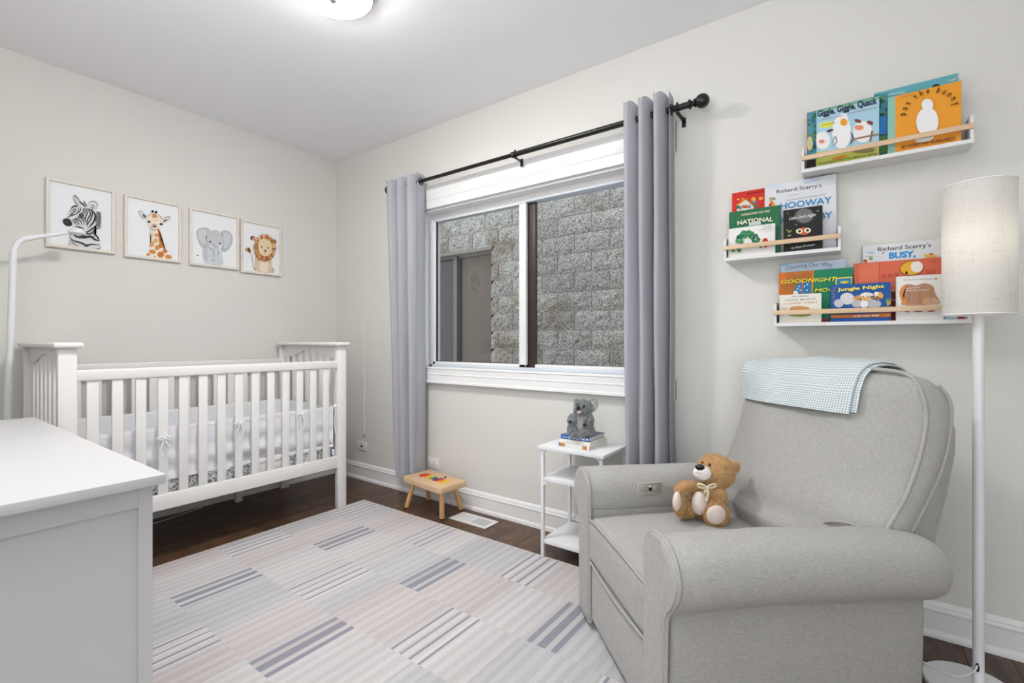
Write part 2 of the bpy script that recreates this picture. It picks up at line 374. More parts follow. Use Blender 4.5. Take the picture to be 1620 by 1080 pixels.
class Art:
    """prints on a plane: axis 1 = plane y=const facing -Y, axis 0 = plane x=const facing +X, axis 2 = z plane facing up"""
    def __init__(s, ax, val, conv=lambda x, y: (x, y), clip=None, step=.00012):
        s.ax, s.val, s.conv, s.step = ax, val, conv, step; s.bm = new(); s.mats = []; s.k = 0; s.clip = clip
    def mi(s, col):
        m = flat(col)
        if m not in s.mats: s.mats.append(m)
        return s.mats.index(m)
    def plane(s, p):    # picture point -> 2-D plane coordinates (a, b)
        x, y = s.conv(*p); q = onplane(x, y, s.ax, s.val)
        return (q.x, q.z) if s.ax == 1 else ((q.y, q.z) if s.ax == 0 else (q.x, q.y))
    def co(s, ab, k):
        a, b = ab
        if s.clip:
            a = min(max(a, s.clip[0]), s.clip[1]); b = min(max(b, s.clip[2]), s.clip[3])
        d = s.step*k
        return Vector((a, s.val-d, b)) if s.ax == 1 else (Vector((s.val+d, a, b)) if s.ax == 0 else Vector((a, b, s.val+d)))
    def face(s, ab, col):
        s.k += 1; mi = s.mi(col)
        try:
            vs_ = [s.bm.verts.new(s.co(p, s.k)) for p in ab]; f = s.bm.faces.new(vs_); f.material_index = mi
            if len(vs_) > 4: bmesh.ops.triangulate(s.bm, faces=[f])
        except Exception: pass
    def poly(s, pts, col, smooth=0):
        P = [s.plane(p) for p in pts]
        if smooth: P = [(v.x, v.y) for v in catmull([(a, b, 0) for a, b in P], smooth, True)]
        s.face(P, col)
    def ell(s, c, rx, ry, col, rot=0, n=22, spiky=0):
        P = []
        for i in range(n):
            a = 2*PI*i/n; k = 1+(spiky if i % 2 else 0); x, y = rx*k*math.cos(a), ry*k*math.sin(a)
            P.append((c[0]+x*math.cos(rot)-y*math.sin(rot), c[1]+x*math.sin(rot)+y*math.cos(rot)))
        s.poly(P, col)
    def stroke(s, pts, w, col, taper=True, n=5):
        """w in the units of the points given; drawn as a ribbon"""
        Q = catmull([(p[0], p[1], 0) for p in pts], n); L_, R_ = [], []
        for i, q in enumerate(Q):
            a = Q[max(0, i-1)]; b = Q[min(len(Q)-1, i+1)]; t = (b-a)
            if t.length < 1e-9: continue
            t.normalize(); nrm = Vector((-t.y, t.x, 0)); u = i/(len(Q)-1)
            ww = w*.5*(max(.15, math.sin(PI*min(1, max(0, u)))**.6) if taper else 1)
            L_.append(q+nrm*ww); R_.append(q-nrm*ww)
        s.k += 1; mi = s.mi(col)
        A = [s.bm.verts.new(s.co(s.plane((p.x, p.y)), s.k)) for p in L_]; B = [s.bm.verts.new(s.co(s.plane((p.x, p.y)), s.k)) for p in R_]
        for i in range(len(A)-1):
            f = s.bm.faces.new((A[i], A[i+1], B[i+1], B[i])); f.material_index = mi
    def text(s, t, pl, pr, h, col, bold=.0, shear=0, arc=0):
        """baseline from picture point pl to pr, cap height h in plane metres"""
        V, Fc = text_mesh(t, bold, shear); a = Vector(s.plane(pl)); b = Vector(s.plane(pr)); d = b-a; w = d.length; d.normalize(); nrm = Vector((-d.y, d.x))
        s.k += 1; mi = s.mi(col); vv = []
        for x, y in V:
            lift = arc*(1-(2*x-1)**2); sl = arc*4*(1-2*x)/max(w, 1e-6)
            p = a + d*(x*w - y*h*sl*.9) + nrm*(y*h+lift); vv.append(s.bm.verts.new(s.co((p.x, p.y), s.k)))
        for f in Fc:
            try: ff = s.bm.faces.new([vv[i] for i in f]); ff.material_index = mi
            except Exception: pass
    def build(s, name, parent):
        for f in s.bm.faces:
            pass
        return obj(name, s.bm, s.mats, parent, smooth=0)

# ================================================================== SETTING
H = 2.514; RX = 4.75; RY = -3.15
# floor: sub-floor slab + boards that run away from the window wall
fl = struct('floor', bx((-.1, RY-.1, -.08), (RX+.1, .1, -.021)), M_dark)
BW = .124
bm0 = {}
def board_mesh(L_):
    if L_ not in bm0:
        b = bx((0, 0, -.02), (BW-.0008, L_-.0008, 0), .0012, 1); me = bpy.data.meshes.new('floor_board'); b.to_mesh(me); b.free(); me.materials.append(M_floor); bm0[L_] = me
    return bm0[L_]
rb = random.Random(3)
x = 0.0
while x < RX:
    y = RY; first = True
    while y < -.001:
        L_ = rb.choice([.7, .9, 1.1, 1.3]) if not first else rb.choice([.4, .6, .8, 1.0]); first = False
        L_ = round(min(L_, -y), 3)
        link_mesh('floor_board', board_mesh(L_), fl, (x, y, 0)); y += L_
    x += BW
struct('ceiling', bx((-.1, RY-.1, H), (RX+.1, .1, H+.1)), M_ceil)
struct('wall_left', bx((-.12, RY-.1, 0), (0, .0, H)), M_wall)
struct('wall_right', bx((RX, RY-.1, 0), (RX+.12, .0, H)), M_wall)
WX0, WX1, WZ0, WZ1 = .99, 2.66, .875, 1.955      # window opening
b = new(); box(b, (-.12, 0, 0), (WX0, .16, H)); box(b, (WX1, 0, 0), (RX+.12, .16, H)); box(b, (WX0, 0, 0), (WX1, .16, WZ0)); box(b, (WX0, 0, WZ1), (WX1, .16, H))
struct('wall_back', b, M_wall)
# wall behind the camera, with the open doorway the photo was taken through
b = new(); box(b, (-.12, RY-.12, 0), (3.1, RY, H)); box(b, (4.7, RY-.12, 0), (RX+.12, RY, H)); box(b, (3.1, RY-.12, 2.3), (4.7, RY, H))
struct('wall_front', b, M_wall)

def skirting(name, p0, p1, nrm):
    prof = [(0, 0), (.026, 0), (.026, .008), (.022, .018), (.014, .024), (.014, .088), (.017, .092), (.017, .098), (.012, .104), (.012, .110), (.006, .120), (0, .124)]
    p0, p1, nrm = Vector(p0), Vector(p1), Vector(nrm); b = new()
    pts = [p0 + nrm*d + Vector((0, 0, z)) for d, z in prof]
    prism(b, pts, p1-p0); return struct(name, b, M_trim, smooth=25)
skirting('baseboard_back', (0, 0, 0), (RX, 0, 0), (0, -1, 0))
skirting('baseboard_left', (0, 0, 0), (0, RY, 0), (1, 0, 0))
skirting('baseboard_right', (RX, 0, 0), (RX, RY, 0), (-1, 0, 0))

# ------------------------------------------------------------------ window
win = thing('window_1', None, None, (1.86, 0, WZ0)); win['kind'] = 'structure'
def casing(name, p0, p1, out, wid, flip=1):
    """moulded board along p0-p1 on the wall; 'out' = direction from the opening outwards"""
    prof = [(0, 0), (0, .016), (.012, .02), (.02, .016), (.34, .018), (.40, .023), (.46, .020), (.80, .024), (.86, .03), (.97, .032), (1, .028), (1, 0)]
    p0, p1, out = Vector(p0), Vector(p1), Vector(out); b = new()
    pts = [p0 + out*(u*wid) + Vector((0, -d, 0)) for u, d in prof]
    prism(b, pts, p1-p0); return obj(name, b, M_trim, win, smooth=25)
cw = .085
casing('casing_board', (WX0-.07, 0, WZ0-.09), (WX0-.07, 0, WZ1+.15), (1, 0, 0), .07)
casing('casing_board', (WX1+.07, 0, WZ0-.09), (WX1+.07, 0, WZ1+.15), (-1, 0, 0), .07)
casing('head_casing', (WX0-.07, -.004, WZ1), (WX1+.07, -.004, WZ1), (0, 0, 1), .155)
casing('sill_casing', (WX0-.07, -.004, WZ0+.005), (WX1+.07, -.004, WZ0+.005), (0, 0, -1), .098)
b = new()
box(b, (WX0, 0, WZ0), (WX0+.012, .14, WZ1)); box(b, (WX1-.012, 0, WZ0), (WX1, .14, WZ1)); box(b, (WX0, 0, WZ1-.012), (WX1, .14, WZ1)); box(b, (WX0, -.006, WZ0-.004), (WX1, .15, WZ0+.012))
obj('jamb_lining', b, M_trim, win)
b = new()
X0, X1, Z0, Z1 = WX0+.012, WX1-.012, WZ0+.012, WZ1-.012
box(b, (X0, .07, Z1-.045), (X1, .14, Z1-.036), .002); box(b, (X0, .06, Z0), (X1, .14, Z0+.016), .003); box(b, (X0, .06, Z0), (X0+.03, .14, Z1-.04), .003); box(b, (X1-.03, .06, Z0), (X1, .14, Z1), .003)
obj('window_frame', b, M_sky_vinyl, win)
obj('head_frame', bx((X0, .075, Z1-.037), (X1, .14, Z1), .002), M_trim, win)
# sliding sash (inside track, left)
zt = Z1-.045
sx0, sx1 = X0+.03, 1.815
b = new(); box(b, (sx0, .066, Z0+.016), (sx0+.024, .092, zt), .003); box(b, (sx1-.048, .066, Z0+.016), (sx1, .092, zt), .003)
box(b, (sx0, .066, Z0+.016), (sx1, .092, Z0+.036), .003); box(b, (sx0, .066, zt-.008), (sx1, .092, zt), .002)
obj('sliding_sash', b, M_trim, win)
b = new(); box(b, (sx0+.024, .074, Z0+.036), (sx0+.034, .084, zt-.008)); box(b, (sx0+.03, .074, Z0+.036), (sx1-.048, .084, Z0+.040)); obj('glazing_gasket', b, M_bronze, win)
obj('glass_pane', bx((sx0+.02, .0775, Z0+.03), (sx1-.04, .0795, zt-.004)), M_glass, win, smooth=0)
# fixed pane, further out, with a dark meeting stile
b = new(); box(b, (1.79, .098, Z0+.016), (1.862, .125, zt+.02), .002); obj('meeting_stile', b, M_bronze, win)
b = new(); box(b, (1.86, .098, Z0+.010), (X1-.03, .128, Z0+.035), .002); obj('fixed_sash', b, M_trim, win)
obj('glass_pane', bx((1.85, .110, Z0+.03), (X1-.02, .112, zt+.02)), M_glass, win, smooth=0)

# ------------------------------------------------------------------ neighbouring building (split-face block wall, 2 m away)
nb = thing('neighbouring_building', 'grey split-face concrete block wall of the next building, seen through the window', 'building', (.8, 2.1, -.6))
BY = 2.1
obj('mortar_backing', (lambda b: (box(b, (-.02, BY+.010, -.6), (5.4, BY+.25, 5.0)), box(b, (-3.4, BY+.010, 2.16), (-.02, BY+.25, 5.0)), box(b, (-3.4, BY+.03, -.6), (-.02, BY+.25, .38)), box(b, (-3.4, BY+.03, .38), (-1.75, BY+.25, 2.16)), b)[-1])(new()), M_mortar, nb)
def block_mesh(w, seed):
    b = new(); nx, nz = max(3, int(w/.05)), 4; rr = random.Random(seed); hh = .191
    g = [[None]*(nz+1) for _ in range(nx+1)]
    for i in range(nx+1):
        for j in range(nz+1):
            e = i in (0, nx) or j in (0, nz)
            d = 0 if e else .006+rr.random()*.022
            g[i][j] = b.verts.new((w*i/nx, -d, hh*j/nz))
    for i in range(nx):
        for j in range(nz): b.faces.new((g[i][j], g[i+1][j], g[i+1][j+1], g[i][j+1]))
    bk = [b.verts.new(p) for p in ((0, .05, 0), (w, .05, 0), (w, .05, hh), (0, .05, hh))]
    b.faces.new([g[i][0] for i in range(nx, -1, -1)]+[bk[0], bk[1]])
    b.faces.new([g[i][nz] for i in range(nx+1)]+[bk[2], bk[3]])
    b.faces.new([g[0][j] for j in range(nz+1)]+[bk[3], bk[0]][0:2]); b.faces.new([g[nx][j] for j in range(nz, -1, -1)]+[bk[1], bk[2]])
    bmesh.ops.triangulate(b, faces=[f for f in b.faces if len(f.verts) > 4])
    me = bpy.data.meshes.new('concrete_block'); b.to_mesh(me); b.free(); me.materials.append(M_block); return me
full = [block_mesh(.391, s) for s in range(6)]; half = {}
def put_block(x0, x1, z, rr):
    w = round(x1-x0-.009, 3)
    if w < .05: return
    if abs(w-.391) < .002: me = rr.choice(full)
    else:
        if w not in half: half[w] = block_mesh(w, int(w*1000))
        me = half[w]
    o = link_mesh('concrete_block', me, nb); o.location = (x0-.8, 0, z+.6)
rr = random.Random(5)
for k in range(-1, 8):
    z = .783+.2*k
    off = .645 if k % 2 == 0 else .845
    x = off-.4*11
    while x < 4.4:
        a, c = x, x+.4
        inwin = (.38 <= z < 2.15)
        if c > -2.3 and a < 3.9:
            if inwin:
                if c <= -.055 or a < -.07 < c:
                    if c > -.05: put_block(-.065, c, z, rr)
                else: put_block(a, c, z, rr)
            else: put_block(a, c, z, rr)
        x += .4
for k in range(8, 12):       # courses above the neighbour's window head
    z = .783+.2*k-.2+.2; off = .645 if k % 2 == 0 else .845; x = off-.4*11
    while x < 4.4:
        if x+.4 > -2.3 and x < 3.9: put_block(x, x+.4, z, rr)
        x += .4
# the neighbour's dark window in its recess
b = new(); box(b, (-1.75, BY+.10, .38), (-1.70, BY+.16, 2.17)); box(b, (-.10, BY+.10, .38), (-.06, BY+.16, 2.17)); box(b, (-1.75, BY+.10, 2.12), (-.06, BY+.16, 2.18)); box(b, (-1.75, BY+.1, .38), (-.06, BY+.16, .43))
box(b, (-.745, BY+.08, .4), (-.69, BY+.15, 2.15))
wf = obj('window_frame', b, mat('neighbour_frame', (96, 92, 90), .5), nb)
b = new(); box(b, (-1.72, BY+.15, .4), (-.07, BY+.155, 2.15))
obj('window_pane', b, mat('dark_window_pane', (58, 52, 50), .12, spec=.5), nb)
obj('blind', bx((-.66, BY+.142, .42), (-.12, BY+.148, 2.12)), mat('brown_blind', (92, 80, 72), .7), nb)
obj('window_reveal', (lambda b: (box(b, (-.064, BY, .38), (-.03, BY+.2, 2.16)), box(b, (-1.75, BY-.0, 2.15), (-.03, BY+.2, 2.182)), b)[-1])(new()), mat('concrete_reveal', (128, 120, 112), .9), nb)
g = bx((-2.6, .3, -.35), (5, BY, -.3)); o = obj('side_yard_ground', g, mat('gravel', (120, 116, 110), .95, var=.4, vscale=30, bump=.4, bscale=60)); o['kind'] = 'structure'

# ------------------------------------------------------------------ curtain rod
rod = thing('curtain_rod', 'long black curtain rod with round ball finials above the window', 'curtain rod', (1.82, 0, 2.12))
RYY, RZ = -.105, 2.118
obj('rod_tube', tube(tube(new(), [(.82, RYY, RZ), (1.86, RYY, RZ)], .0115, 14), [(1.855, RYY, RZ), (2.83, RYY, RZ)], .0145, 14), M_black, rod)
obj('rod_sleeve', (lambda b: (lathe(b, [(.0125, 1.835), (.0175, 1.84), (.0175, 1.85), (.0148, 1.856)], (0, RYY, RZ), 16, 'X'), b)[-1])(new()), M_black, rod)
def finial(x, s):
    pr = [(.0145, 0), (.021, .002), (.021, .008), (.013, .014), (.011, .02), (.019, .026), (.019, .030)]
    for i in range(11):
        a = PI*(i+1.6)/12.6; pr.append((.031*math.sin(a), .058-.031*math.cos(a)))
    pr = [(r, x+s*h) for r, h in pr]
    return lathe(new(), pr, (0, RYY, RZ), 24, 'X')
obj('finial', finial(2.815, 1), M_black, rod); obj('finial', finial(.835, -1), M_black, rod)
def bracket(x, wall):
    b = new(); box(b, (x-.009, wall-.004, RZ-.05), (x+.009, wall, RZ-.005), .001); box(b, (x-.009, RYY, RZ-.022), (x+.009, wall, RZ-.018), .001)
    pts = [(x, RYY+.018*math.cos(t), RZ+.018*math.sin(t)) for t in [math.radians(d) for d in range(-200, 21, 20)]]
    tube(b, pts, .004, 8); box(b, (x-.004, RYY-.006, RZ+.014), (x+.004, RYY+.006, RZ+.024), .001); obj('bracket', b, M_black, rod)
bracket(.90, 0); bracket(1.86, -.037); bracket(2.765, 0)

def curtain(name, label, xs_top, xs_bot, ztop, zbot, amp0, amp1, phase, nf, seed):
    """pleated grommet curtain: nf half waves between xs[0] and xs[1]"""
    c = thing(name, label, 'curtain', ((xs_top[0]+xs_top[1])/2, RYY, zbot), 0, 'grey grommet curtains on the black rod')
    rr_ = random.Random(seed); N = nf*14; rows = 40; b = new(); G = []
    jit = [rr_.uniform(-.3, .3) for _ in range(nf+1)]
    for j in range(rows+1):
        t = j/rows; z = ztop-(ztop-zbot)*t
        x0 = xs_top[0]*(1-t)+xs_bot[0]*t; x1 = xs_top[1]*(1-t)+xs_bot[1]*t; row = []
        for i in range(N+1):
            u = i/N; a = u*nf*PI+phase; ph = (a/(2*PI)) % 1.0
            amp = amp0+(amp1-amp0)*t; kk = int(min(nf-1, u*nf)); amp *= 1+jit[kk]*t*.35
            if ph < .66: sv = math.sin(PI*ph/.66)**.45; tw = (ph/.66-.5)
            else: sv = -math.sin(PI*(ph-.66)/.34)**.6; tw = -((ph-.66)/.34-.5)
            y = RYY - amp*sv + .006*t*math.sin(3*u*PI+seed) + (.022*tw if ph < .66 else 0)
            xx = x0+(x1-x0)*u + .010*tw*(1-abs(sv))
            xx += .004*math.sin(z*6+u*9+seed)*t
            zz = z - (0 if j else 0) + (.006*math.sin(a*2+1) if j == 0 else 0)
            row.append(b.verts.new((xx, min(y, -.03), zz)))
        G.append(row)
    for j in range(rows):
        for i in range(N): b.faces.new((G[j][i], G[j][i+1], G[j+1][i+1], G[j+1][i]))
    bmesh.ops.solidify(b, geom=b.faces[:], thickness=.003)
    obj('fabric', b, M_curtain, c, smooth=60)
    # eyelets where the rod passes
    for k in range(nf+1):
        if math.sin(k*PI)**2 < .1 and k < nf+1:
            u = (k*PI-phase)/(nf*PI)
            if .02 < u < .98:
                xx = xs_top[0]+(xs_top[1]-xs_top[0])*u; pts = [(xx+.004*math.sin(t*2), RYY+.022*math.cos(t), RZ+.022*math.sin(t)) for t in [2*PI*q/20 for q in range(20)]]
                obj('grommet', tube(new(), pts, .003, 6, closed=True), M_black, c)
    return c
curtain('curtain', 'light grey curtain panel left of the window, behind the small wooden stool', (.80, 1.10), (.885, 1.105), 2.165, .15, .052, .056, .45, 6, 1)
curtain('curtain', 'light grey curtain panel right of the window, behind the armchair', (2.53, 2.745), (2.54, 2.752), 2.188, .055, .064, .068, .5, 6, 4)

# ------------------------------------------------------------------ outlets, wall cord, floor vent, ceiling light
def outlet(loc, label, cable=False):
    t = thing('wall_outlet', label, 'outlet', loc)
    x, y, z = loc
    obj('cover_plate', bx((x-.058, -.006, z-.036), (x+.058, 0, z+.036), .003), M_outlet, t)
    if cable:
        obj('jack', lathe(new(), [(.008, -.006), (.008, -.009), (.005, -.0095), (.005, -.016)], (x, 0, z), 12, 'Y'), M_dark, t)
    else:
        for s in (-1, 1):
            r_ = obj('receptacle', lathe(new(), [(.0175, -.006), (.0175, -.0085), (.0165, -.0095)], (x+s*.022, 0, z), 20, 'Y'), M_outlet, t)
            b = new(); box(b, (x+s*.022-.006, -.0102, z+.003), (x+s*.022-.004, -.0095, z+.010)); box(b, (x+s*.022+.004, -.0102, z+.003), (x+s*.022+.006, -.0095, z+.010)); box(b, (x+s*.022-.002, -.0102, z-.010), (x+s*.022+.002, -.0095, z-.006))
            obj('slot', b, M_dark, r_)
outlet((.335, 0, .255), 'small white wall plate with one centre jack, between the crib and the left curtain', True)
outlet((1.10, 0, .238), 'white double outlet plate on the wall right behind the wooden stool')
t = thing('blind_cord', 'thin white cord hanging on the wall between crib and left curtain', 'cord', (.366, -.004, .34))
obj('cord', tube(new(), [(.368, -.006, 1.25), (.366, -.006, .8), (.364, -.006, .352)], .0045, 8), M_white, t)
obj('tassel', lathe(new(), [(.003, .352), (.007, .346), (.007, .334), (.004, .33)], (.364, -.007, 0), 10), mat('grey_tip', (150, 148, 145), .5), t)

t = thing('floor_vent', 'white metal floor register set in the dark floor, right of the stool', 'vent', (1.585, -.14, 0))
b = new(); x0, x1, y0, y1 = 1.445, 1.725, -.207, -.08
xa, xb, xc, xd = x0+.022, 1.578, 1.592, x1-.022; ya, yb = y0+.022, y1-.022
for a_, c_ in (((x0, y0, 0), (x1, ya, .004)), ((x0, yb, 0), (x1, y1, .004)), ((x0, ya, 0), (xa, yb, .004)), ((xd, ya, 0), (x1, yb, .004)), ((xb, ya, 0), (xc, yb, .004))): box(b, a_, c_)
obj('vent_frame', b, M_white, t)
obj('duct', bx((xa-.005, ya-.005, .0002), (xd+.005, yb+.005, .0006)), M_dark, t)
for (p, q, tilt) in ((xa, xb, .0), (xc, xd, .5)):   # left half closed, right half open
    me = None; n = 12
    for i in range(n):
        yy = ya+(yb-ya)*(i+.5)/n
        if me is None:
            bb = bx((0, -.0021 if tilt == 0 else -.0009, 0), (q-p, .0021 if tilt == 0 else .0011, .0022)); me = bpy.data.meshes.new('louver'); bb.to_mesh(me); bb.free(); me.materials.append(M_white)
        link_mesh('louver', me, t, (p-1.585, yy+.14, .0015))
b = new()
for p, q in ((xa, xb), (xc, xd)):
    for i in range(1, 6): box(b, (p+(q-p)*i/6-.0009, ya, .0012), (p+(q-p)*i/6+.0009, yb, .0034))
obj('cross_bars', b, M_white, t)

LX, LY = 1.72, -1.165
t = thing('ceiling_light', 'round flush ceiling light with bright white diffuser and centre finial', 'ceiling light', (LX, LY, H))
obj('canopy', lathe(new(), [(.10, H-.002), (.10, H-.03), (.14, H-.04)], (LX, LY, 0), 40), M_white, t)
pr = [(.150, 2.470), (.151, 2.462)] + [(.151*math.cos(a), 2.458-.022*math.sin(a)) for a in [math.radians(d) for d in (0, 20, 40, 60, 75, 86)]]
obj('diffuser', lathe(new(), pr, (LX, LY, 0), 48), M_diff, t)
obj('rim', lathe(new(), [(.14, 2.478), (.1545, 2.476), (.1545, 2.464), (.1515, 2.460)], (LX, LY, 0), 48), mat('nickel', (170, 168, 165), .3, 1), t)
obj('finial', lathe(new(), [(.004, 2.437), (.013, 2.434), (.014, 2.428), (.008, 2.421), (.003, 2.418)], (LX, LY, 0), 20), mat('nickel', (170, 168, 165), .3, 1), t)

# ================================================================== CRIB
XF, XB = .765, .04; YR, YL = -.441, -1.804
crib = thing('crib', 'white wooden crib with slatted sides and arched end panels against the left wall', 'crib', ((XF+XB)/2, (YR+YL)/2, 0))
for (xx, yy) in ((XF, YR), (XF, YL), (XB, YR), (XB, YL)):
    sx = -1 if xx == XF else 1; sy = -1 if yy == YR else 1
    obj('corner_post', bx((xx, yy, 0), (xx+sx*.036, yy+sy*.06, 1.032), .003), M_crib, crib)
def end_panel(y, s):
    yc = y+s*.03
    xa, xb = XB+.03, XF-.03; n = 24; pts = []
    for i in range(n+1):                   # arched lower edge of the top rail
        u = i/n; xx = xa+(xb-xa)*u; d = abs(u-.5)
        z = .955
        if d < .34: z = .955 + .050*(math.cos(PI*d/.34)*.5+.5)**.7
        pts.append((xx, yc-.010, z))
    pts = [(xa, yc-.010, 1.032)] + pts + [(xb, yc-.010, 1.032)]
    obj('end_rail', prism(new(), pts, (0, .022, 0)), M_crib, crib)
    obj('end_rail', bx((xa, yc-.011, .26), (xb, yc+.011, .345), .003), M_crib, crib)
    me = None
    for i in range(8):
        xx = xa+(xb-xa)*(i+.5)/8
        if me is None:
            bb = bx((-.020, -.006, .34), (.020, .006, 1.0), .002); me = bpy.data.meshes.new('end_slat'); bb.to_mesh(me); bb.free(); me.materials.append(M_crib); finish(me)
        link_mesh('end_slat', me, crib, (xx-crib.location.x, yc-crib.location.y, 0))
    b = bx((XB-.012, yc-.048, 1.032), (XF+.022, yc+.048, 1.056), .009, 3); obj('end_cap', b, M_crib, crib)
end_panel(YR, -1); end_panel(YL, 1)
for (x0, x1) in ((XF-.033, XF-.004), (XB+.004, XB+.033)):
    obj('side_rail', bx((x0, YL+.055, .890), (x1, YR-.055, .938), .007, 3), M_crib, crib)
    obj('side_rail', bx((x0, YL+.055, .260), (x1, YR-.055, .333), .004), M_crib, crib)
bb = bx((-.006, -.020, .33), (.006, .020, .893), .002); sl = bpy.data.meshes.new('slat'); bb.to_mesh(sl); bb.free(); sl.materials.append(M_crib); finish(sl)
for xx in (XF-.018, XB+.018):
    for i in range(14): link_mesh('slat', sl, crib, (xx-crib.location.x, -1.6915+.0858*i-crib.location.y, 0))
obj('mattress_support', bx((XB+.05, YL+.065, .262), (XF-.05, YR-.065, .281), .003), mat('support_board', (176, 172, 168), .8), crib)
b = new(); box(b, (.15, -.855, .02), (.185, -.815, .262), .003); obj('centre_leg', b, M_crib, crib)
b = new()
for z in (-.0, .02): tube(b, [(XF-.033, YR-.063, .36+z*0), (XF-.033, YR-.07, .36)], .004, 8)
box(b, (XF-.05, YR-.078, .333), (XF-.03, YR-.060, .375), .008, 3); obj('rail_guide', b, mat('pale_plastic', (206, 214, 232), .3), crib)
b = new()
for z in (.60, .71): ellipsoid(b, (XF-.0005, YR-.048, z), (.002, .003, .003), None, 8, 6)
obj('bolt_cap', b, mat('bolt_grey', (120, 118, 116), .4), crib)

# mattress with a grey sketch-print sheet
def sheet_material():
    m = bpy.data.materials.new('sketch_print_sheet'); m.use_nodes = True; nt = m.node_tree; b = nt.nodes['Principled BSDF']; b.inputs['Roughness'].default_value = .9
    tc = nt.nodes.new('ShaderNodeTexCoord')
    mp = nt.nodes.new('ShaderNodeMapping'); nt.links.new(tc.outputs['Object'], mp.inputs[0])
    n1 = nt.nodes.new('ShaderNodeTexNoise'); n1.inputs['Scale'].default_value = 9; n1.inputs['Detail'].default_value = 1
    n2 = nt.nodes.new('ShaderNodeTexNoise'); n2.inputs['Scale'].default_value = 55; n2.inputs['Detail'].default_value = 3; n2.inputs['Distortion'].default_value = 2
    for n in (n1, n2): nt.links.new(mp.outputs[0], n.inputs['Vector'])
    r1 = nt.nodes.new('ShaderNodeValToRGB'); r1.color_ramp.elements[0].position = .45; r1.color_ramp.elements[1].position = .48; nt.links.new(n1.outputs[0], r1.inputs[0])
    r2 = nt.nodes.new('ShaderNodeValToRGB'); nt.links.new(n2.outputs[0], r2.inputs[0])
    r2.color_ramp.elements[0].position = .42; r2.color_ramp.elements[0].color = lin((110, 112, 116)); r2.color_ramp.elements[1].position = .58; r2.color_ramp.elements[1].color = lin((225, 226, 228))
    mx = nt.nodes.new('ShaderNodeMix'); mx.data_type = 'RGBA'; nt.links.new(r1.outputs[0], mx.inputs[0]); mx.inputs[6].default_value = lin((232, 232, 232)); nt.links.new(r2.outputs[0], mx.inputs[7])
    nt.links.new(mx.outputs[2], b.inputs['Base Color']); return m
mt = obj('crib_mattress', bx((XB+.05, YL+.07, .282), (XF-.05, YR-.07, .388), .02, 3), sheet_material())
origin_to(mt, ((XB+XF)/2, (YL+YR)/2, .282)); tag(mt, 'crib mattress in a white sheet with grey sketch print, low behind the slats', 'mattress')
# breathable liner that runs round the inside of the slats
lin_ = thing('crib_liner', 'white mesh liner tied to the inside of the crib slats', 'crib liner', ((XB+XF)/2, (YL+YR)/2, .40))
xi0, xi1, yi0, yi1 = XB+.034, XF-.036, YL+.068, YR-.068
loop = [(xi1, yi0), (xi1, yi1), (xi0, yi1), (xi0, yi0)]
def liner_strip(z0, z1, th, wob=0, fold=0):
    b = new(); rings = []
    for s in range(4):
        a, c = Vector((*loop[s], 0)), Vector((*loop[(s+1) % 4], 0)); n = 36 if s % 2 == 0 else 16
        inn = Vector((0, 0, 1)).cross(c-a).normalized()
        for k in range(n):
            p = a+(c-a)*(k/n); rings.append((p, inn, s))
    rows = 12; G = []
    for (p, inn, s) in rings:
        col = []
        for j in range(rows+1):
            v = j/rows; z = z0+(z1-z0)*v
            d = th + (wob*math.sin(p.y*9+p.x*7) if wob else 0)
            if fold and s == 0: d += fold*(math.sin(v*PI*2.2+p.y*2.0)**2)*(1-v)*(1.1+.5*math.sin(p.y*11))
            col.append(b.verts.new((p.x+inn.x*d, p.y+inn.y*d, z + (.008*math.sin(p.y*5+1) if s == 0 and j in (0, rows) else 0)*0)))
        G.append(col)
    m_ = len(G)
    for i in range(m_):
        for j in range(rows): b.faces.new((G[i][j], G[(i+1) % m_][j], G[(i+1) % m_][j+1], G[i][j+1]))
    return b
obj('mesh_panel', liner_strip(.405, .635, .004, 0, .022), M_mesh, lin_, smooth=60)
obj('binding', liner_strip(.632, .650, .0028), M_trimfab, lin_, smooth=60)
obj('binding', liner_strip(.392, .410, .0028), M_trimfab, lin_, smooth=60)
def bow(y, z, seed):
    r_ = random.Random(seed); b = new(); x = XF-.006
    for s in (-1, 1):
        tube(b, catmull([(x-.01, y, z), (x+.014, y+s*.012, z+.010), (x+.013, y+s*.026, z+.002), (x+.010, y+s*.012, z-.006), (x-.004, y, z)], 5), .0032, 6)
        tube(b, catmull([(x, y, z), (x+.012, y+s*.008, z-.02), (x+.012, y+s*(.014+r_.random()*.01), z-.05), (x+.010, y+s*.010, z-.075-.02*r_.random())], 5), .0028, 6)
    tube(b, [(x-.012, y-.025, z), (x+.0075, y-.018, z), (x+.0105, y, z), (x+.0075, y+.018, z), (x-.012, y+.025, z)], .0035, 6)
    ellipsoid(b, (x+.012, y, z), (.006, .007, .007), None, 8, 6); obj('tie_bow', b, M_trimfab, lin_, smooth=60)
bow(-1.434, .60, 1); bow(-1.091, .625, 2); bow(-.747, .63, 3); 
b = new(); tube(b, catmull([(XF-.03, YR-.075, .66), (XF-.02, YR-.066, .62), (XF-.024, YR-.07, .55), (XF-.02, YR-.064, .47)], 5), .003, 6)
ellipsoid(b, (XF-.02, YR-.068, .65), (.01, .01, .012), None, 8, 6); obj('tie_bow', b, M_trimfab, lin_, smooth=60)
o = obj('floor_cable', tube(new(), catmull([(.05, -1.35, .004), (.12, -1.28, .004), (.08, -1.12, .004), (.05, -1.0, .004)], 8), .003, 6), M_white); origin_to(o, (.08, -1.15, 0)); tag(o, 'thin white cable lying on the dark floor under the crib', 'cable')

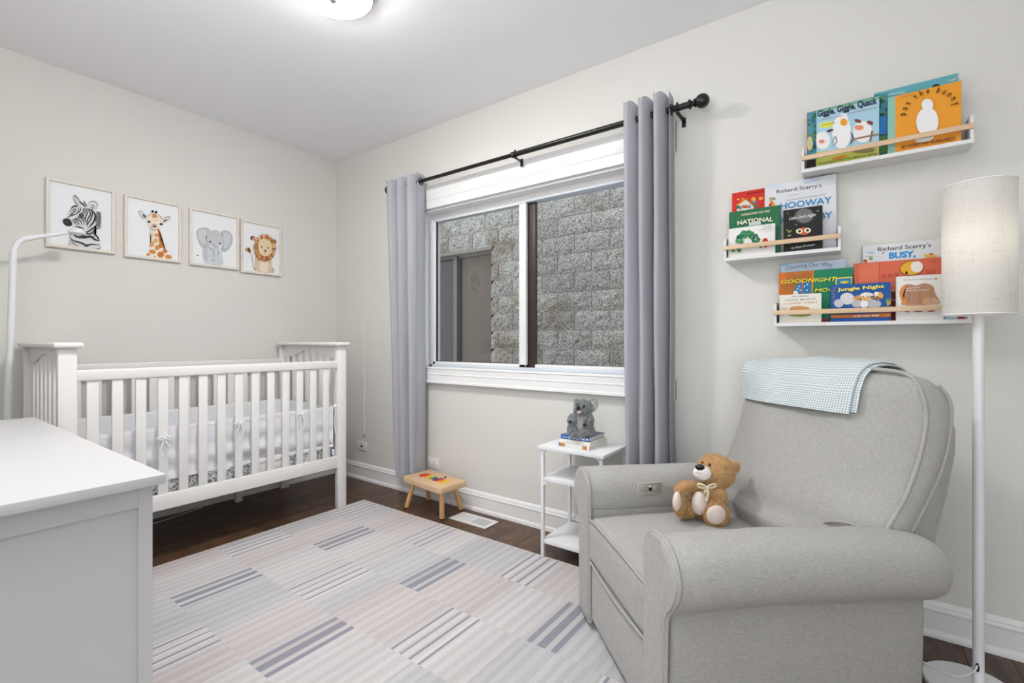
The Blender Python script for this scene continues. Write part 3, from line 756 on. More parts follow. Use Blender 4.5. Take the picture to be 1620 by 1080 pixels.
# ================================================================== DRESSER
M_dresser = mat('dresser_lacquer', (200, 200, 201), .4, spec=.4)
DZ = .77; DX0, DX1, DY0, DY1 = .865, 2.197, -2.42, -1.888
d = thing('dresser', 'long white dresser in the left foreground, its bare top in front of the crib', 'dresser', ((DX0+DX1)/2, (DY0+DY1)/2, 0))
obj('dresser_top', bx((DX0, DY0, DZ-.021), (DX1, DY1, DZ), .002), M_dresser, d)
cx0, cx1, cy0, cy1 = DX0+.045, DX1-.05, DY0+.005, DY1-.010
b = new(); box(b, (cx0+.02, cy0+.012, .06), (cx1-.012, cy1-.016, DZ-.022)); obj('carcass', b, M_dresser, d)
for (x0, x1, nm) in ((cx1-.012, cx1, 1), (cx0, cx0+.012, 0)):      # framed end panels
    b = new(); fw = .026
    box(b, (x0, cy0, .009), (x1, cy0+fw+.02, DZ-.021), .0008, 1); box(b, (x0, cy1-fw, .009), (x1, cy1, DZ-.021), .0008, 1)
    box(b, (x0, cy0+fw, DZ-.021-.054), (x1, cy1-fw, DZ-.021), .0008, 1); box(b, (x0, cy0+fw, .06), (x1, cy1-fw, .14), .0008, 1)
    obj('end_frame', b, M_dresser, d)
# drawers on the side that faces the window
for r_ in range(3):
    for c_ in range(3):
        w = (cx1-cx0-.06)/3; h = (DZ-.021-.10)/3; x0 = cx0+.03+w*c_+.006; z0 = .08+h*r_+.006
        dr = obj('drawer', bx((x0, cy1-.018, z0), (x0+w-.012, cy1-.002, z0+h-.012), .002), M_dresser, d)
        obj('knob', lathe(new(), [(.006, cy1-.002), (.006, cy1+.008), (.014, cy1+.014), (.012, cy1+.020)], (x0+w/2-.006, 0, z0+h/2-.006), 16, 'Y'), mat('nickel', (170, 168, 165), .3, 1), dr)
for xx in (cx0+.01, cx1-.045):
    pass

# ================================================================== LEFT FLOOR LAMP (thin arched reading lamp)
t = thing('reading_lamp', 'thin white arched reading lamp standing behind the dresser, its head before the zebra print', 'floor lamp', (.24, -1.895, 0))
pth = [(.22, -1.897, .02), (.21, -1.876, .72), (.20, -1.857, 1.46)] + [(.20, -1.857+.052*(1-math.cos(a)), 1.47+.085*math.sin(a)+.0) for a in [math.radians(q) for q in (20, 45, 70, 88)]] + [(.20, -1.76, 1.575), (.20, -1.70, 1.595), (.20, -1.662, 1.612)]
rad = [.0135]*3+[.0135]*4+[.010, .008, .007]
obj('pole', tube(new(), pth, rad, 16), M_metalw, t, smooth=60)
obj('lamp_head', lathe(new(), [(.012, 1.634), (.028, 1.630), (.036, 1.620), (.035, 1.611), (.020, 1.608), (.004, 1.607)], (.20, -1.632, 0), 28), M_metalw, t, smooth=60)
obj('base', lathe(new(), [(.115, 0), (.118, .006), (.115, .014), (.03, .020), (.018, .03)], (.22, -1.93, 0), 36), M_metalw, t)
o = None

# ================================================================== FRAMED PRINTS
def picture(label, y0, y1, z0, z1):
    t = thing('framed_print', label, 'picture', (0, (y0+y1)/2, z0), 0, 'four framed animal prints on the left wall')
    fw = .0145; b = new()
    for a_, c_ in (((0, y0, z0), (.020, y1, z0+fw)), ((0, y0, z1-fw), (.020, y1, z1)), ((0, y0, z0+fw), (.020, y0+fw, z1-fw)), ((0, y1-fw, z0+fw), (.020, y1, z1-fw))): box(b, a_, c_, .0012, 1)
    obj('picture_frame', b, M_frame, t); obj('paper', bx((.002, y0+fw-.001, z0+fw-.001), (.009, y1-fw+.001, z1-fw+.001)), M_paper, t, smooth=0)
    return t
BK = (38, 38, 46)
def cconv(ox, oy, sc): return lambda x, y: (ox+x/sc, oy+y/sc)
# zebra
t = picture('framed print of a zebra head, leftmost of the four animal prints', -1.715, -1.431, 1.556, 1.916)
a = Art(0, .0095, cconv(60, 260, 7.714))
a.poly([(430, 500), (400, 560), (330, 660), (300, 690), (330, 740), (400, 755), (520, 760), (560, 800), (400, 850), (372, 930), (375, 985), (500, 1010), (750, 1035), (755, 950), (700, 870), (680, 800), (720, 700), (700, 590), (640, 520), (560, 500)], (222, 223, 226), 4)
a.poly([(430, 400), (445, 375), (500, 430), (545, 500), (480, 495), (445, 450)], (198, 200, 204), 4)
a.ell((668, 512), 58, 60, (226, 227, 230)); a.ell((668, 520), 30, 36, (176, 178, 182))
a.ell((735, 670), 36, 95, (150, 152, 158))
for i in range(9): a.stroke([(705, 575+i*26), (745, 585+i*24), (775, 600+i*20)], 13, (70, 72, 80))
a.poly([(300, 690), (322, 662), (372, 662), (405, 690), (415, 740), (370, 755), (325, 735)], (40, 40, 44), 5)
for pts, w in ([[(432, 400), (445, 375), (480, 405), (512, 430)], 8], [[(430, 405), (450, 460), (490, 500)], 6], [[(500, 440), (540, 480), (580, 520)], 14], [[(560, 440), (575, 480), (600, 515)], 12], [[(545, 470), (560, 500), (580, 525)], 10],
    [[(612, 505), (625, 465), (670, 452), (715, 470), (724, 510), (700, 555)], 7], [[(405, 540), (440, 510), (490, 512)], 16],
    [[(400, 575), (430, 560), (445, 530)], 10], [[(380, 610), (440, 585), (470, 520)], 10], [[(365, 640), (470, 600), (500, 520)], 9], [[(470, 590), (510, 570), (520, 520)], 10], [[(500, 600), (545, 590), (548, 530)], 9], [[(540, 600), (575, 590), (560, 530)], 9],
    [[(350, 655), (400, 620), (440, 610)], 7], [[(575, 530), (600, 590), (580, 640), (575, 700)], 12], [[(600, 540), (640, 600), (605, 670), (590, 740)], 13], [[(590, 535), (660, 570), (650, 650), (610, 720), (600, 760)], 13], [[(645, 545), (695, 610), (680, 690), (625, 760)], 15], [[(700, 600), (705, 660), (660, 730), (600, 785)], 11],
    [[(410, 690), (450, 670), (520, 690), (530, 740)], 10], [[(420, 700), (460, 690), (495, 715), (495, 745)], 9], [[(425, 715), (455, 710), (470, 745)], 8], [[(440, 665), (520, 655), (560, 700), (550, 748)], 9], [[(470, 640), (560, 650), (580, 700)], 8],
    [[(540, 825), (600, 825), (680, 770), (700, 740)], 16], [[(560, 845), (640, 845), (690, 790)], 14], [[(420, 840), (470, 880), (560, 890), (640, 880), (700, 920), (745, 930)], 22], [[(385, 880), (430, 930), (520, 955), (590, 985), (660, 975), (755, 985)], 16], [[(380, 920), (440, 970), (500, 1000)], 7], [[(372, 960), (400, 985)], 6], [[(480, 840), (540, 870), (600, 880), (690, 885)], 14], [[(660, 830), (720, 880), (750, 940)], 14], [[(385, 880), (400, 850), (430, 840)], 9], [[(690, 1020), (750, 1030), (755, 1000)], 6], [[(560, 990), (590, 1000), (620, 990)], 9]): a.stroke(pts, w*1.15, BK)
a.ell((528, 622), 32, 15, (30, 30, 34), .15); a.ell((525, 618), 8, 5, (180, 180, 184)); a.ell((346, 705), 10, 8, (90, 90, 94))
a.build('zebra_painting', t)
# giraffe
t = picture('framed print of a giraffe with an orange-spotted neck, second from the left', -1.389, -1.104, 1.549, 1.911)
a = Art(0, .0095, cconv(190, 290, 8.309))
CR = (240, 226, 208); OR = (216, 146, 76); O2 = (205, 122, 50)
a.poly([(400, 590), (410, 720), (392, 850), (350, 910), (350, 960), (680, 995), (640, 930), (570, 850), (530, 740), (515, 590)], (238, 230, 220), 4)
a.poly([(490, 580), (520, 620), (530, 700), (560, 800), (575, 850), (520, 800), (505, 700)], O2, 3)
for c, rx, ry, col in (((470, 750), 32, 34, (224, 172, 118)), ((485, 682), 36, 22, (214, 154, 92)), ((422, 800), 26, 42, (222, 164, 104)), ((488, 845), 34, 34, OR), ((535, 815), 30, 36, O2), ((425, 898), 44, 28, (214, 138, 62)), ((532, 935), 44, 40, O2), ((588, 890), 34, 26, O2), ((635, 965), 46, 26, (214, 140, 66)), ((370, 935), 22, 20, (206, 132, 70)), ((460, 962), 18, 8, (220, 180, 110)), ((420, 690), 12, 34, (226, 196, 160))): a.ell(c, rx, ry, col, .2, 14)
a.poly([(245, 380), (262, 365), (310, 390), (355, 430), (350, 465), (300, 455), (262, 420)], (226, 226, 226), 5); a.poly([(290, 400), (330, 420), (345, 455), (305, 440)], (96, 96, 98), 4)
a.poly([(655, 455), (630, 440), (580, 455), (550, 485), (560, 520), (610, 515), (645, 485)], (226, 226, 226), 5); a.poly([(625, 468), (580, 480), (560, 510), (600, 500)], (110, 110, 112), 4)
a.stroke([(355, 430), (300, 385), (262, 366), (245, 385), (290, 450), (340, 466)], 6, (70, 68, 66)); a.stroke([(545, 480), (590, 450), (640, 440), (655, 458), (630, 500)], 8, (60, 58, 56))
a.poly([(360, 440), (420, 400), (490, 405), (545, 470), (550, 530), (500, 590), (450, 615), (395, 580), (350, 500)], CR, 5)
a.poly([(415, 420), (450, 408), (490, 425), (480, 455), (425, 450)], (206, 152, 84), 4); a.poly([(400, 470), (480, 480), (520, 470), (470, 500)], (232, 206, 190), 4)
a.ell((445, 560), 42, 30, (196, 176, 168)); a.ell((452, 565), 22, 12, (104, 90, 84))
a.stroke([(390, 570), (410, 600), (450, 615), (490, 600)], 7, (70, 60, 56)); a.stroke([(350, 440), (385, 410), (415, 395)], 6, (150, 104, 70)); a.stroke([(495, 405), (530, 440), (545, 475)], 7, (110, 80, 60))
a.ell((425, 370), 19, 17, (44, 38, 38)); a.ell((470, 380), 18, 17, (44, 38, 38)); a.stroke([(415, 400), (445, 408), (480, 400)], 8, (110, 84, 60))
a.ell((378, 505), 22, 15, (50, 52, 62), .2); a.ell((537, 535), 22, 15, (50, 52, 62), .2)
a.stroke([(505, 600), (518, 690), (540, 775)], 9, (120, 76, 50)); a.build('giraffe_painting', t)
# elephant
t = picture('framed print of a pale grey elephant, second from the right', -1.060, -.763, 1.546, 1.909)
a = Art(0, .0095, cconv(295, 320, 9.0))
G1, G2, G3 = (198, 200, 204), (184, 187, 192), (168, 171, 177)
a.poly([(230, 660), (235, 800), (290, 880), (510, 895), (510, 760), (470, 690), (300, 640)], (204, 208, 213), 4); a.poly([(235, 680), (240, 800), (290, 830), (310, 740), (280, 680)], (190, 195, 202), 4)
a.poly([(340, 400), (280, 360), (210, 360), (150, 400), (140, 470), (170, 560), (220, 640), (290, 670), (300, 560), (280, 480)], G2, 5); a.poly([(300, 420), (240, 380), (180, 400), (165, 470), (200, 560), (270, 600), (275, 500)], (206, 208, 211), 5)
a.poly([(490, 430), (540, 400), (600, 410), (650, 470), (655, 560), (620, 640), (560, 700), (490, 690), (510, 600), (520, 500)], G2, 5); a.poly([(520, 460), (560, 425), (620, 450), (635, 530), (600, 610), (540, 660), (520, 600)], (204, 206, 210), 5)
a.poly([(290, 470), (330, 420), (400, 402), (460, 420), (510, 480), (525, 570), (510, 640), (470, 680), (380, 685), (320, 640), (290, 560)], G1, 5)
a.poly([(310, 580), (350, 620), (380, 600), (400, 560), (440, 580), (480, 600), (505, 570), (500, 640), (460, 680), (370, 675), (330, 640)], (218, 219, 222), 4)
a.poly([(370, 590), (440, 590), (450, 680), (440, 780), (425, 890), (405, 885), (392, 780), (385, 680)], (188, 196, 203), 4); a.poly([(405, 660), (435, 670), (428, 880), (412, 880)], (214, 218, 222))
a.stroke([(300, 460), (350, 415), (400, 402), (450, 412), (490, 450)], 8, G3); a.stroke([(310, 630), (350, 660), (390, 690)], 9, (140, 144, 152)); a.stroke([(455, 680), (450, 720), (440, 760)], 9, (150, 154, 162)); a.stroke([(385, 690), (390, 740), (388, 780)], 7, (160, 164, 170))
a.stroke([(285, 500), (300, 560), (310, 610)], 6, G3); a.stroke([(520, 510), (525, 580), (505, 640)], 6, G3)
a.ell((335, 561), 13, 13, (26, 26, 28)); a.ell((473, 587), 13, 13, (26, 26, 28)); a.ell((157, 755), 16, 7, (60, 62, 66)); a.ell((375, 828), 8, 8, (70, 72, 80)); a.build('elephant_painting', t)
# lion
t = picture('framed print of a lion cub with an orange mane, rightmost of the four', -.752, -.470, 1.535, 1.899)
a = Art(0, .0095, cconv(375, 335, 9.8125))
a.poly([(300, 700), (285, 820), (270, 910), (560, 950), (570, 880), (545, 880), (540, 780), (500, 700)], (222, 200, 172), 5); a.poly([(370, 760), (350, 900), (470, 925), (480, 800), (430, 750)], (236, 222, 204), 5); a.ell((552, 905), 20, 42, (204, 180, 158))
a.stroke([(290, 910), (255, 860), (240, 760), (225, 680), (205, 640)], 10, (150, 134, 112), False); a.poly([(205, 640), (210, 590), (180, 550), (120, 575), (140, 610)], (196, 150, 92), 4); a.poly([(205, 635), (205, 590), (175, 555), (165, 600)], (84, 70, 56), 4)
a.ell((243, 408), 38, 34, (70, 62, 62)); a.ell((575, 466), 34, 36, (62, 54, 52)); a.ell((262, 420), 30, 26, (214, 168, 130)); a.ell((560, 470), 22, 28, (206, 150, 100))
rz = random.Random(2)
for ring, (ra, rb_, cols) in enumerate((((185, 215, 0), (150, 170, 0), 0), )): pass
for k in range(150):
    th = 2*PI*k/75+rz.uniform(-.04, .04); r0 = 105; r1 = rz.uniform(150, 195); cx_, cy_ = 418, 560
    col = rz.choice([(214, 160, 104), (226, 184, 134), (190, 122, 66), (176, 104, 52), (232, 198, 156), (205, 140, 80)])
    a.stroke([(cx_+r0*math.cos(th), cy_+r0*1.12*math.sin(th)), (cx_+(r0+r1)/2*math.cos(th+.05), cy_+(r0+r1)/2*1.15*math.sin(th+.05)), (cx_+r1*math.cos(th+.02), cy_+r1*1.17*math.sin(th+.02))], 15, col, n=3)
a.poly([(320, 470), (380, 425), (450, 435), (505, 480), (520, 560), (510, 640), (450, 690), (390, 690), (330, 640), (310, 560)], (230, 208, 170), 5)
a.ell((362, 550), 13, 11, (60, 40, 32)); a.ell((462, 566), 13, 12, (50, 34, 28)); a.poly([(390, 597), (440, 604), (418, 630)], (34, 24, 24)); a.stroke([(418, 630), (416, 650), (400, 655)], 5, (150, 110, 80))
a.build('lion_painting', t)

# ================================================================== RUG
RUGX0, RUGX1, RUGY0, RUGY1 = .775, 3.02, -2.13, -.315
def rug():
    zt = .007; b = new(); cl = b.loops.layers.float_color.new('Col'); sw = .011
    cols = int((RUGX1-RUGX0)/sw); rows = []
    yb = [RUGY1, -.595, -.903, -1.213, -1.535, -1.845, RUGY0]
    def c8(r, g, b_): return lin((r, g, b_))
    base = {'p': (197, 190, 190), 'g': (189, 188, 191), 'w': (199, 196, 196)}
    dark1, dark2 = (146, 147, 158), (160, 160, 169)
    rr_ = random.Random(11)
    tone = {}
    for r in range(len(yb)-1):
        y1, y0 = yb[r], yb[r+1]
        for c in range(cols):
            xa, xb = RUGX0+c*sw, min(RUGX1, RUGX0+(c+1)*sw); xm = (xa+xb)/2
            if r % 2 == 0: ph = (xm-.80) % .66       # thin four-stripe tiles
            else: ph = (xm-1.135) % .67
            tile = int(((xm-.80 if r % 2 == 0 else xm-1.135)+6.6)/(.33 if r % 2 == 0 else .335))
            kind = 'pgw'[(tile*2+r) % 3] if (r, tile) not in tone else tone[(r, tile)]
            k = base[kind]
            s = (5 if math.sin(xm*2*PI/.047+tile*1.7) > 0 else -4) + math.sin(xm*2*PI/.33+r)*3 + rr_.uniform(-2.5, 2.5)
            col = tuple(max(0, min(255, v+s)) for v in k)
            if r % 2 == 0:
                for q in range(4):
                    if .006+q*.045 <= ph < .006+q*.045+.0125: col = dark1 if q != 1 else dark2
                if .0 <= ph < .17 and col not in (dark1, dark2): col = (205+s, 201+s, 202+s)
            else:
                for q in range(3):
                    if .004+q*.048 <= ph < .004+q*.048+.0245: col = dark1 if q != 0 else (150, 151, 160)
            f = b.faces.new([b.verts.new(p) for p in ((xa, y0, zt), (xb, y0, zt), (xb, y1, zt), (xa, y1, zt))])
            cc = c8(*col)
            for l in f.loops: l[cl] = cc
    bmesh.ops.remove_doubles(b, verts=b.verts[:], dist=1e-5)
    # pale bound edge and thickness
    e = c8(214, 205, 192)
    for (x0, y0, x1, y1) in ((RUGX0-.006, RUGY0-.006, RUGX0, RUGY1+.006), (RUGX1, RUGY0-.006, RUGX1+.006, RUGY1+.006), (RUGX0-.006, RUGY1, RUGX1+.006, RUGY1+.006), (RUGX0-.006, RUGY0-.006, RUGX1+.006, RUGY0)):
        n0 = len(b.faces); box(b, (x0, y0, 0), (x1, y1, .0078))
        b.faces.ensure_lookup_table()
        for f in b.faces[n0:]:
            for l in f.loops: l[cl] = e
    o = obj('area_rug', b, M_rug, smooth=0); origin_to(o, ((RUGX0+RUGX1)/2, (RUGY0+RUGY1)/2, 0))
    tag(o, 'large pale pink and grey flat-woven rug with broken grey stripes on the dark floor', 'rug')
rug()

# ================================================================== STOOL
s = thing('step_stool', 'small wooden child stool with colourful letter puzzle in its top, under the left curtain', 'stool', (1.29, -.17, 0))
SX0, SX1, SY0, SY1, SZ = 1.103, 1.482, -.288, -.066, .208
SR = Matrix.Translation((1.2925, -.177, 0)) @ Matrix.Rotation(-.125, 4, 'Z') @ Matrix.Translation((-1.2925, .177, 0))
def rs(bm): bm.transform(SR); return bm
b = new(); prism(b, [(SX0+.02, SY0, .172), (SX1-.02, SY0, .172), (SX1, SY0+.02, .172), (SX1, SY1-.02, .172), (SX1-.02, SY1, .172), (SX0+.02, SY1, .172), (SX0, SY1-.02, .172), (SX0, SY0+.02, .172)], (0, 0, SZ-.172), 0, .006)
obj('stool_top', rs(b), M_birch, s)
for (xx, yy) in ((0, 0), (1, 0), (1, 1), (0, 1)):
    tx, ty = (SX0+.05, SX1-.055)[xx], (SY0+.045, SY1-.045)[yy]; bx_, by_ = (SX0+.002, SX1-.02)[xx], (SY0+.02, SY1+.002)[yy]
    bx_, by_ = {(0, 0): (1.108, -.238), (1, 0): (1.424, -.243), (1, 1): (1.412, -.062), (0, 1): (1.112, -.052)}[(xx, yy)]
    tx, ty = {(0, 0): (1.150, -.215), (1, 0): (1.425, -.250), (1, 1): (1.40, -.115), (0, 1): (1.150, -.095)}[(xx, yy)]
    lg = obj('leg', tube(new(), [(tx, ty, .175), (bx_, by_, .008)], [.014, .0155], 16), M_leg, s)
    obj('rubber_foot', lathe(new(), [(.0145, 0), (.015, .004), (.015, .010)], (bx_, by_, 0), 14), M_black, lg)
# loose wooden letters of the name puzzle in the seat
cols = [(206, 52, 44), (206, 52, 44), (226, 110, 40), (236, 190, 50), (236, 190, 50), (60, 140, 90), (50, 92, 160), (120, 60, 110), (210, 62, 48), (232, 130, 40), (236, 190, 50), (236, 196, 60)]
n = len(cols)
for i, c in enumerate(cols):
    x0 = SX0+.07+(SX1-SX0-.125)*i/n; h = .055+.02*math.sin(i*1.9); y = (SY0+SY1)/2-.005
    b = new(); box(b, (x0, y-h/2, SZ-.001), (x0+.0165, y+h/2, SZ+.004), .0015, 1)
    obj('puzzle_letter', rs(b), flat(c), s)
b = ellipsoid(new(), (SX0+.235, SY1-.06, SZ+.004), (.008, .008, .006), None, 10, 8); obj('peg', rs(b), flat((50, 72, 120)), s)
b = new()
for row_y in (SY0+.018, SY1-.018, SY0+.032):
    for i in range(22): ellipsoid(b, (SX0+.04+(SX1-SX0-.08)*i/21, row_y, SZ), (.0016, .0016, .0008), None, 6, 4)
obj('engraved_dots', rs(b), mat('engraved', (150, 112, 74), .7), s)['kind'] = 'stuff'

# ================================================================== SIDE TABLE
TX0, TX1, TY0, TY1, TZ = 2.158, 2.510, -.334, -.026, .55
t = thing('side_table', 'narrow white metal side table with shelves, left of the armchair', 'side table', ((TX0+TX1)/2, (TY0+TY1)/2, 0))
obj('table_top', bx((TX0, TY0, TZ-.016), (TX1, TY1, TZ), .0015), M_metalw, t)
for xx in (TX0+.012, TX1-.028):
    for yy in (TY0+.012, TY1-.028): obj('leg', bx((xx, yy, 0), (xx+.016, yy+.016, TZ-.016), .0015), M_metalw, t)
def tray(z):
    b = new(); box(b, (TX0+.028, TY0+.014, z), (TX1-.028, TY1-.014, z+.003)); box(b, (TX0+.028, TY0+.014, z), (TX1-.028, TY0+.017, z+.024)); box(b, (TX0+.028, TY1-.017, z), (TX1-.028, TY1-.014, z+.024))
    obj('shelf', b, M_metalw, t)
obj('shelf', bx((TX0+.016, TY0+.016, .378), (TX1-.016, TY1-.016, .398), .0015), M_metalw, t)
obj('shelf', bx((TX0+.016, TY0+.016, .075), (TX1-.016, TY1-.016, .095), .0015), M_metalw, t)
for z in (TZ-.03, .362):
    for xx in (TX0+.012, TX1-.028):
        b = new(); prism(b, [(xx+.016, TY0+.012, z+.014), (xx+.040, TY0+.012, z+.014), (xx+.016, TY0+.012, z-.004)] if xx < 2.3 else [(xx, TY0+.012, z+.014), (xx-.024, TY0+.012, z+.014), (xx, TY0+.012, z-.004)], (0, .016, 0)); obj('gusset', b, M_metalw, t)

# books lying on the table
def flat_book(label, x0, x1, y0, y1, z0, z1, cov, spine, rot, spine_art=None):
    cx_, cy_ = (x0+x1)/2, (y0+y1)/2
    t = thing('book', label, 'book', (cx_, cy_, z0), rot, 'two picture books stacked on the side table' if 0 else None)
    R_ = WM[t.name]; w, d_, h = x1-x0, y1-y0, z1-z0
    def loc(bm): bm.transform(R_); return bm
    b = new(); box(b, (-w/2, -d_/2, 0), (w/2, d_/2, .002), .0006, 1); box(b, (-w/2, -d_/2, h-.002), (w/2, d_/2, h), .0006, 1); box(b, (-w/2, -d_/2, 0), (w/2, -d_/2+.002, h), .0006, 1)
    obj('cover', loc(b), [cov], t)
    obj('pages', loc(bx((-w/2+.003, -d_/2+.002, .002), (w/2-.003, d_/2-.003, h-.002))), M_pages, t)
    b = new(); box(b, (-w/2+.0004, -d_/2-.0003, .0008), (w/2-.0004, -d_/2, h-.0008)); obj('spine', loc(b), spine, t)
    # spine lettering
    if spine_art:
        bb = new(); mats_ = []
        for (s_, u0, u1, v0, v1, col) in spine_art:
            m_ = flat(col)
            if m_ not in mats_: mats_.append(m_)
            mi = mats_.index(m_)
            if s_ is None: 
                f = bb.faces.new([bb.verts.new((-w/2+w*u, -d_/2-.0005, h*v)) for u, v in ((u0, v0), (u1, v0), (u1, v1), (u0, v1))]); f.material_index = mi
            else:
                V, Fc = text_mesh(s_, .02); vv = [bb.verts.new((-w/2+w*(u0+(u1-u0)*x_), -d_/2-.0007, h*(v0+(v1-v0)*y_))) for x_, y_ in V]
                for q in Fc:
                    try: f = bb.faces.new([vv[i] for i in q]); f.material_index = mi
                    except Exception: pass
        obj('spine_print', loc(bb), mats_, t, smooth=0)
    return t
WHT = (240, 240, 240)
flat_book('thin white book with rainbow spine ends, bottom of the stack under the koala', 2.248, 2.418, -.278, -.098, .5505, .568, flat((236, 235, 230)), flat((238, 237, 232)), -.06,
    [(None, 0, .06, .05, .95, (92, 130, 180)), (None, .06, .17, .05, .95, (222, 130, 60)), (None, .17, .22, .05, .95, (110, 170, 110)), (None, .78, .83, .05, .95, (130, 180, 110)), (None, .83, .94, .05, .95, (228, 110, 50)), (None, .25, .75, .42, .5, (200, 196, 186))])
flat_book('white book in the middle of the stack under the koala', 2.252, 2.415, -.268, -.098, .5685, .585, flat((240, 239, 234)), flat((238, 237, 230)), -.04, [('ALL AROUND THE HOUSE', .2, .8, .35, .65, (196, 188, 160))])
tb = flat_book('thick picture book with a blue spine, directly under the toy koala', 2.250, 2.405, -.262, -.095, .5855, .606, flat((120, 132, 165)), flat((26, 92, 168)), -.02,
    [(None, 0, .02, 0, 1, (20, 72, 150)), ("Children's", .04, .26, .35, .65, (230, 236, 240)), ('LITTLE BEDTIME', .28, .86, .22, .78, WHT), (None, .89, .97, .3, .7, (220, 232, 240))])

# ================================================================== PLUSH TOYS
def plush(name, mat_, blobs, root, voxel, colors, blade_n, blade_len, seed, sm=6):
    """one continuous body (blobs fused by a voxel remesh) + short pile on it; colours by nearest colour region"""
    b = new()
    for c, r, rot in blobs: ellipsoid(b, c, r, rot, 20, 14)
    b.transform(WM[root.name].inverted())
    me = bpy.data.meshes.new(name); b.to_mesh(me); b.free()
    tmp = bpy.data.objects.new('tmp', me); COL.objects.link(tmp)
    md = tmp.modifiers.new('r', 'REMESH'); md.mode = 'VOXEL'; md.voxel_size = voxel
    sm_ = tmp.modifiers.new('s', 'SMOOTH'); sm_.iterations = sm; sm_.factor = .5
    dg = bpy.context.evaluated_depsgraph_get(); me2 = bpy.data.meshes.new_from_object(tmp.evaluated_get(dg)); bpy.data.objects.remove(tmp)
    me2.name = name; M = WM[root.name]
    ca = me2.color_attributes.new('Col', 'FLOAT_COLOR', 'POINT'); r_ = random.Random(seed)
    vc = []
    for i, v in enumerate(me2.vertices):
        c = colors(M @ v.co, r_); vc.append(c); ca.data[i].color = c
    me2.polygons.foreach_set('use_smooth', [True]*len(me2.polygons)); me2.materials.clear(); me2.materials.append(mat_)
    o = bpy.data.objects.new(name, me2); COL.objects.link(o); o.parent = root
    # pile
    V = []; Fc = []; C = []; polys = me2.polygons; ar = [p.area for p in polys]
    for p in r_.choices(polys, weights=ar, k=blade_n):
        ids = p.vertices; w = [r_.random() for _ in ids]; sw = sum(w); pos = Vector((0, 0, 0))
        for i_, k in zip(ids, w): pos += me2.vertices[i_].co*(k/sw)
        nrm = p.normal; t_ = nrm.orthogonal().normalized(); t_.rotate(Matrix.Rotation(r_.random()*2*PI, 3, nrm))
        L_ = blade_len*r_.uniform(.6, 1.3); wd_ = blade_len*.16
        tip = pos+nrm*L_*.75+t_*L_*r_.uniform(.2, .8)+Vector((0, 0, -L_*.3)); s_ = nrm.cross(t_)*wd_; k = len(V)
        V += [pos+s_-nrm*.0006, pos-s_-nrm*.0006, tip]; Fc.append((k, k+1, k+2)); cc = colors(M @ pos, r_); C += [cc]*3
    mf = bpy.data.meshes.new('fur'); mf.from_pydata(V, [], Fc); ca = mf.color_attributes.new('Col', 'FLOAT_COLOR', 'POINT')
    for i, c in enumerate(C): ca.data[i].color = c
    mf.materials.append(mat_); of = bpy.data.objects.new('fur', mf); COL.objects.link(of); of.parent = root; of['kind'] = 'stuff'
    return o
def S(px_, d): return px_*d/F_PX
# ---- teddy bear (photo pixels + distance -> real positions)
def bc(cx_, cy_, d): return atdepth(1050+cx_/7.2, 700+cy_/7.2, d)
BD = 1.665
def br(px_): return px_/7.2*BD/F_PX
right = Vector((_ca, _sa, 0)); fwd = Vector((-_sa, _ca, 0)); upv = Vector((0, 0, 1))
CB = Matrix((right, fwd, upv)).transposed()       # camera-facing basis used as a ruler only
def rotv(az=0, el=0, roll=0):   # orientation of an ellipsoid: columns right/fwd/up, then turned
    return CB @ Matrix.Rotation(az, 3, 'Z') @ Matrix.Rotation(el, 3, 'X') @ Matrix.Rotation(roll, 3, 'Y')
bearbase = bc(430, 850, BD); bearbase.z = .42
bear = thing('teddy_bear', 'golden brown plush teddy bear with white muzzle and foot pads, sitting on the armchair seat', 'teddy bear', bearbase)
tan, tan_d = lin((232, 196, 148)), lin((216, 174, 122))
BL = [
 (bc(590, 325, BD), (br(200), br(195), br(188)), rotv()),                      # head
 (bc(455, 345, BD-.03), (br(105), br(95), br(82)), rotv()),                    # muzzle bulge
 (bc(815, 275, BD+.005), (br(62), br(28), br(72)), rotv(.5)),                   # near ear
 (bc(520, 175, BD+.055), (br(60), br(35), br(58)), rotv(.5)),                   # far ear
 (bc(450, 680, BD+.01), (br(150), br(150), br(195)), rotv()),                  # body
 (bc(470, 560, BD+.01), (br(120), br(115), br(100)), rotv()),
 (bc(320, 500, BD-.005), (br(75), br(62), br(62)), rotv()),                     # far arm
 (bc(240, 495, BD-.02), (br(75), br(62), br(58)), rotv()),
 (bc(190, 530, BD-.03), (br(58), br(58), br(60)), rotv()),
 (bc(250, 740, BD-.005), (br(115), br(95), br(100)), rotv()),                    # far leg
 (bc(180, 690, BD-.025), (br(62), br(85), br(138)), rotv()),
 (bc(620, 605, BD-.035), (br(88), br(85), br(92)), rotv()),                      # near arm
 (bc(560, 570, BD-.02), (br(80), br(80), br(70)), rotv()),
 (bc(560, 790, BD-.01), (br(120), br(110), br(100)), rotv()),                    # near leg
 (bc(600, 815, BD-.055), (br(135), br(85), br(140)), rotv()),
]
def bear_col(p, r_):
    k = r_.uniform(.86, 1.12); f = .5+.5*noise.noise(p*60); c = [a*(1-f)+b_*f for a, b_ in zip(tan, tan_d)]
    return (min(1, c[0]*k), min(1, c[1]*k), min(1, c[2]*k), 1)
plush('body', M_fur_bear, BL, bear, .0045, bear_col, 42000, .0075, 3)
M_velv = mat('cream_velour', (236, 222, 212), .9, var=.06, vscale=60, bump=.1, bscale=400)
def pad(nm, c, r, rot, m=M_velv, parent=bear): return obj(nm, ellipsoid(new(), c, r, rot, 24, 16), m, parent, smooth=80)
def onface(cx_, cy_, d): return bc(cx_, cy_, d)
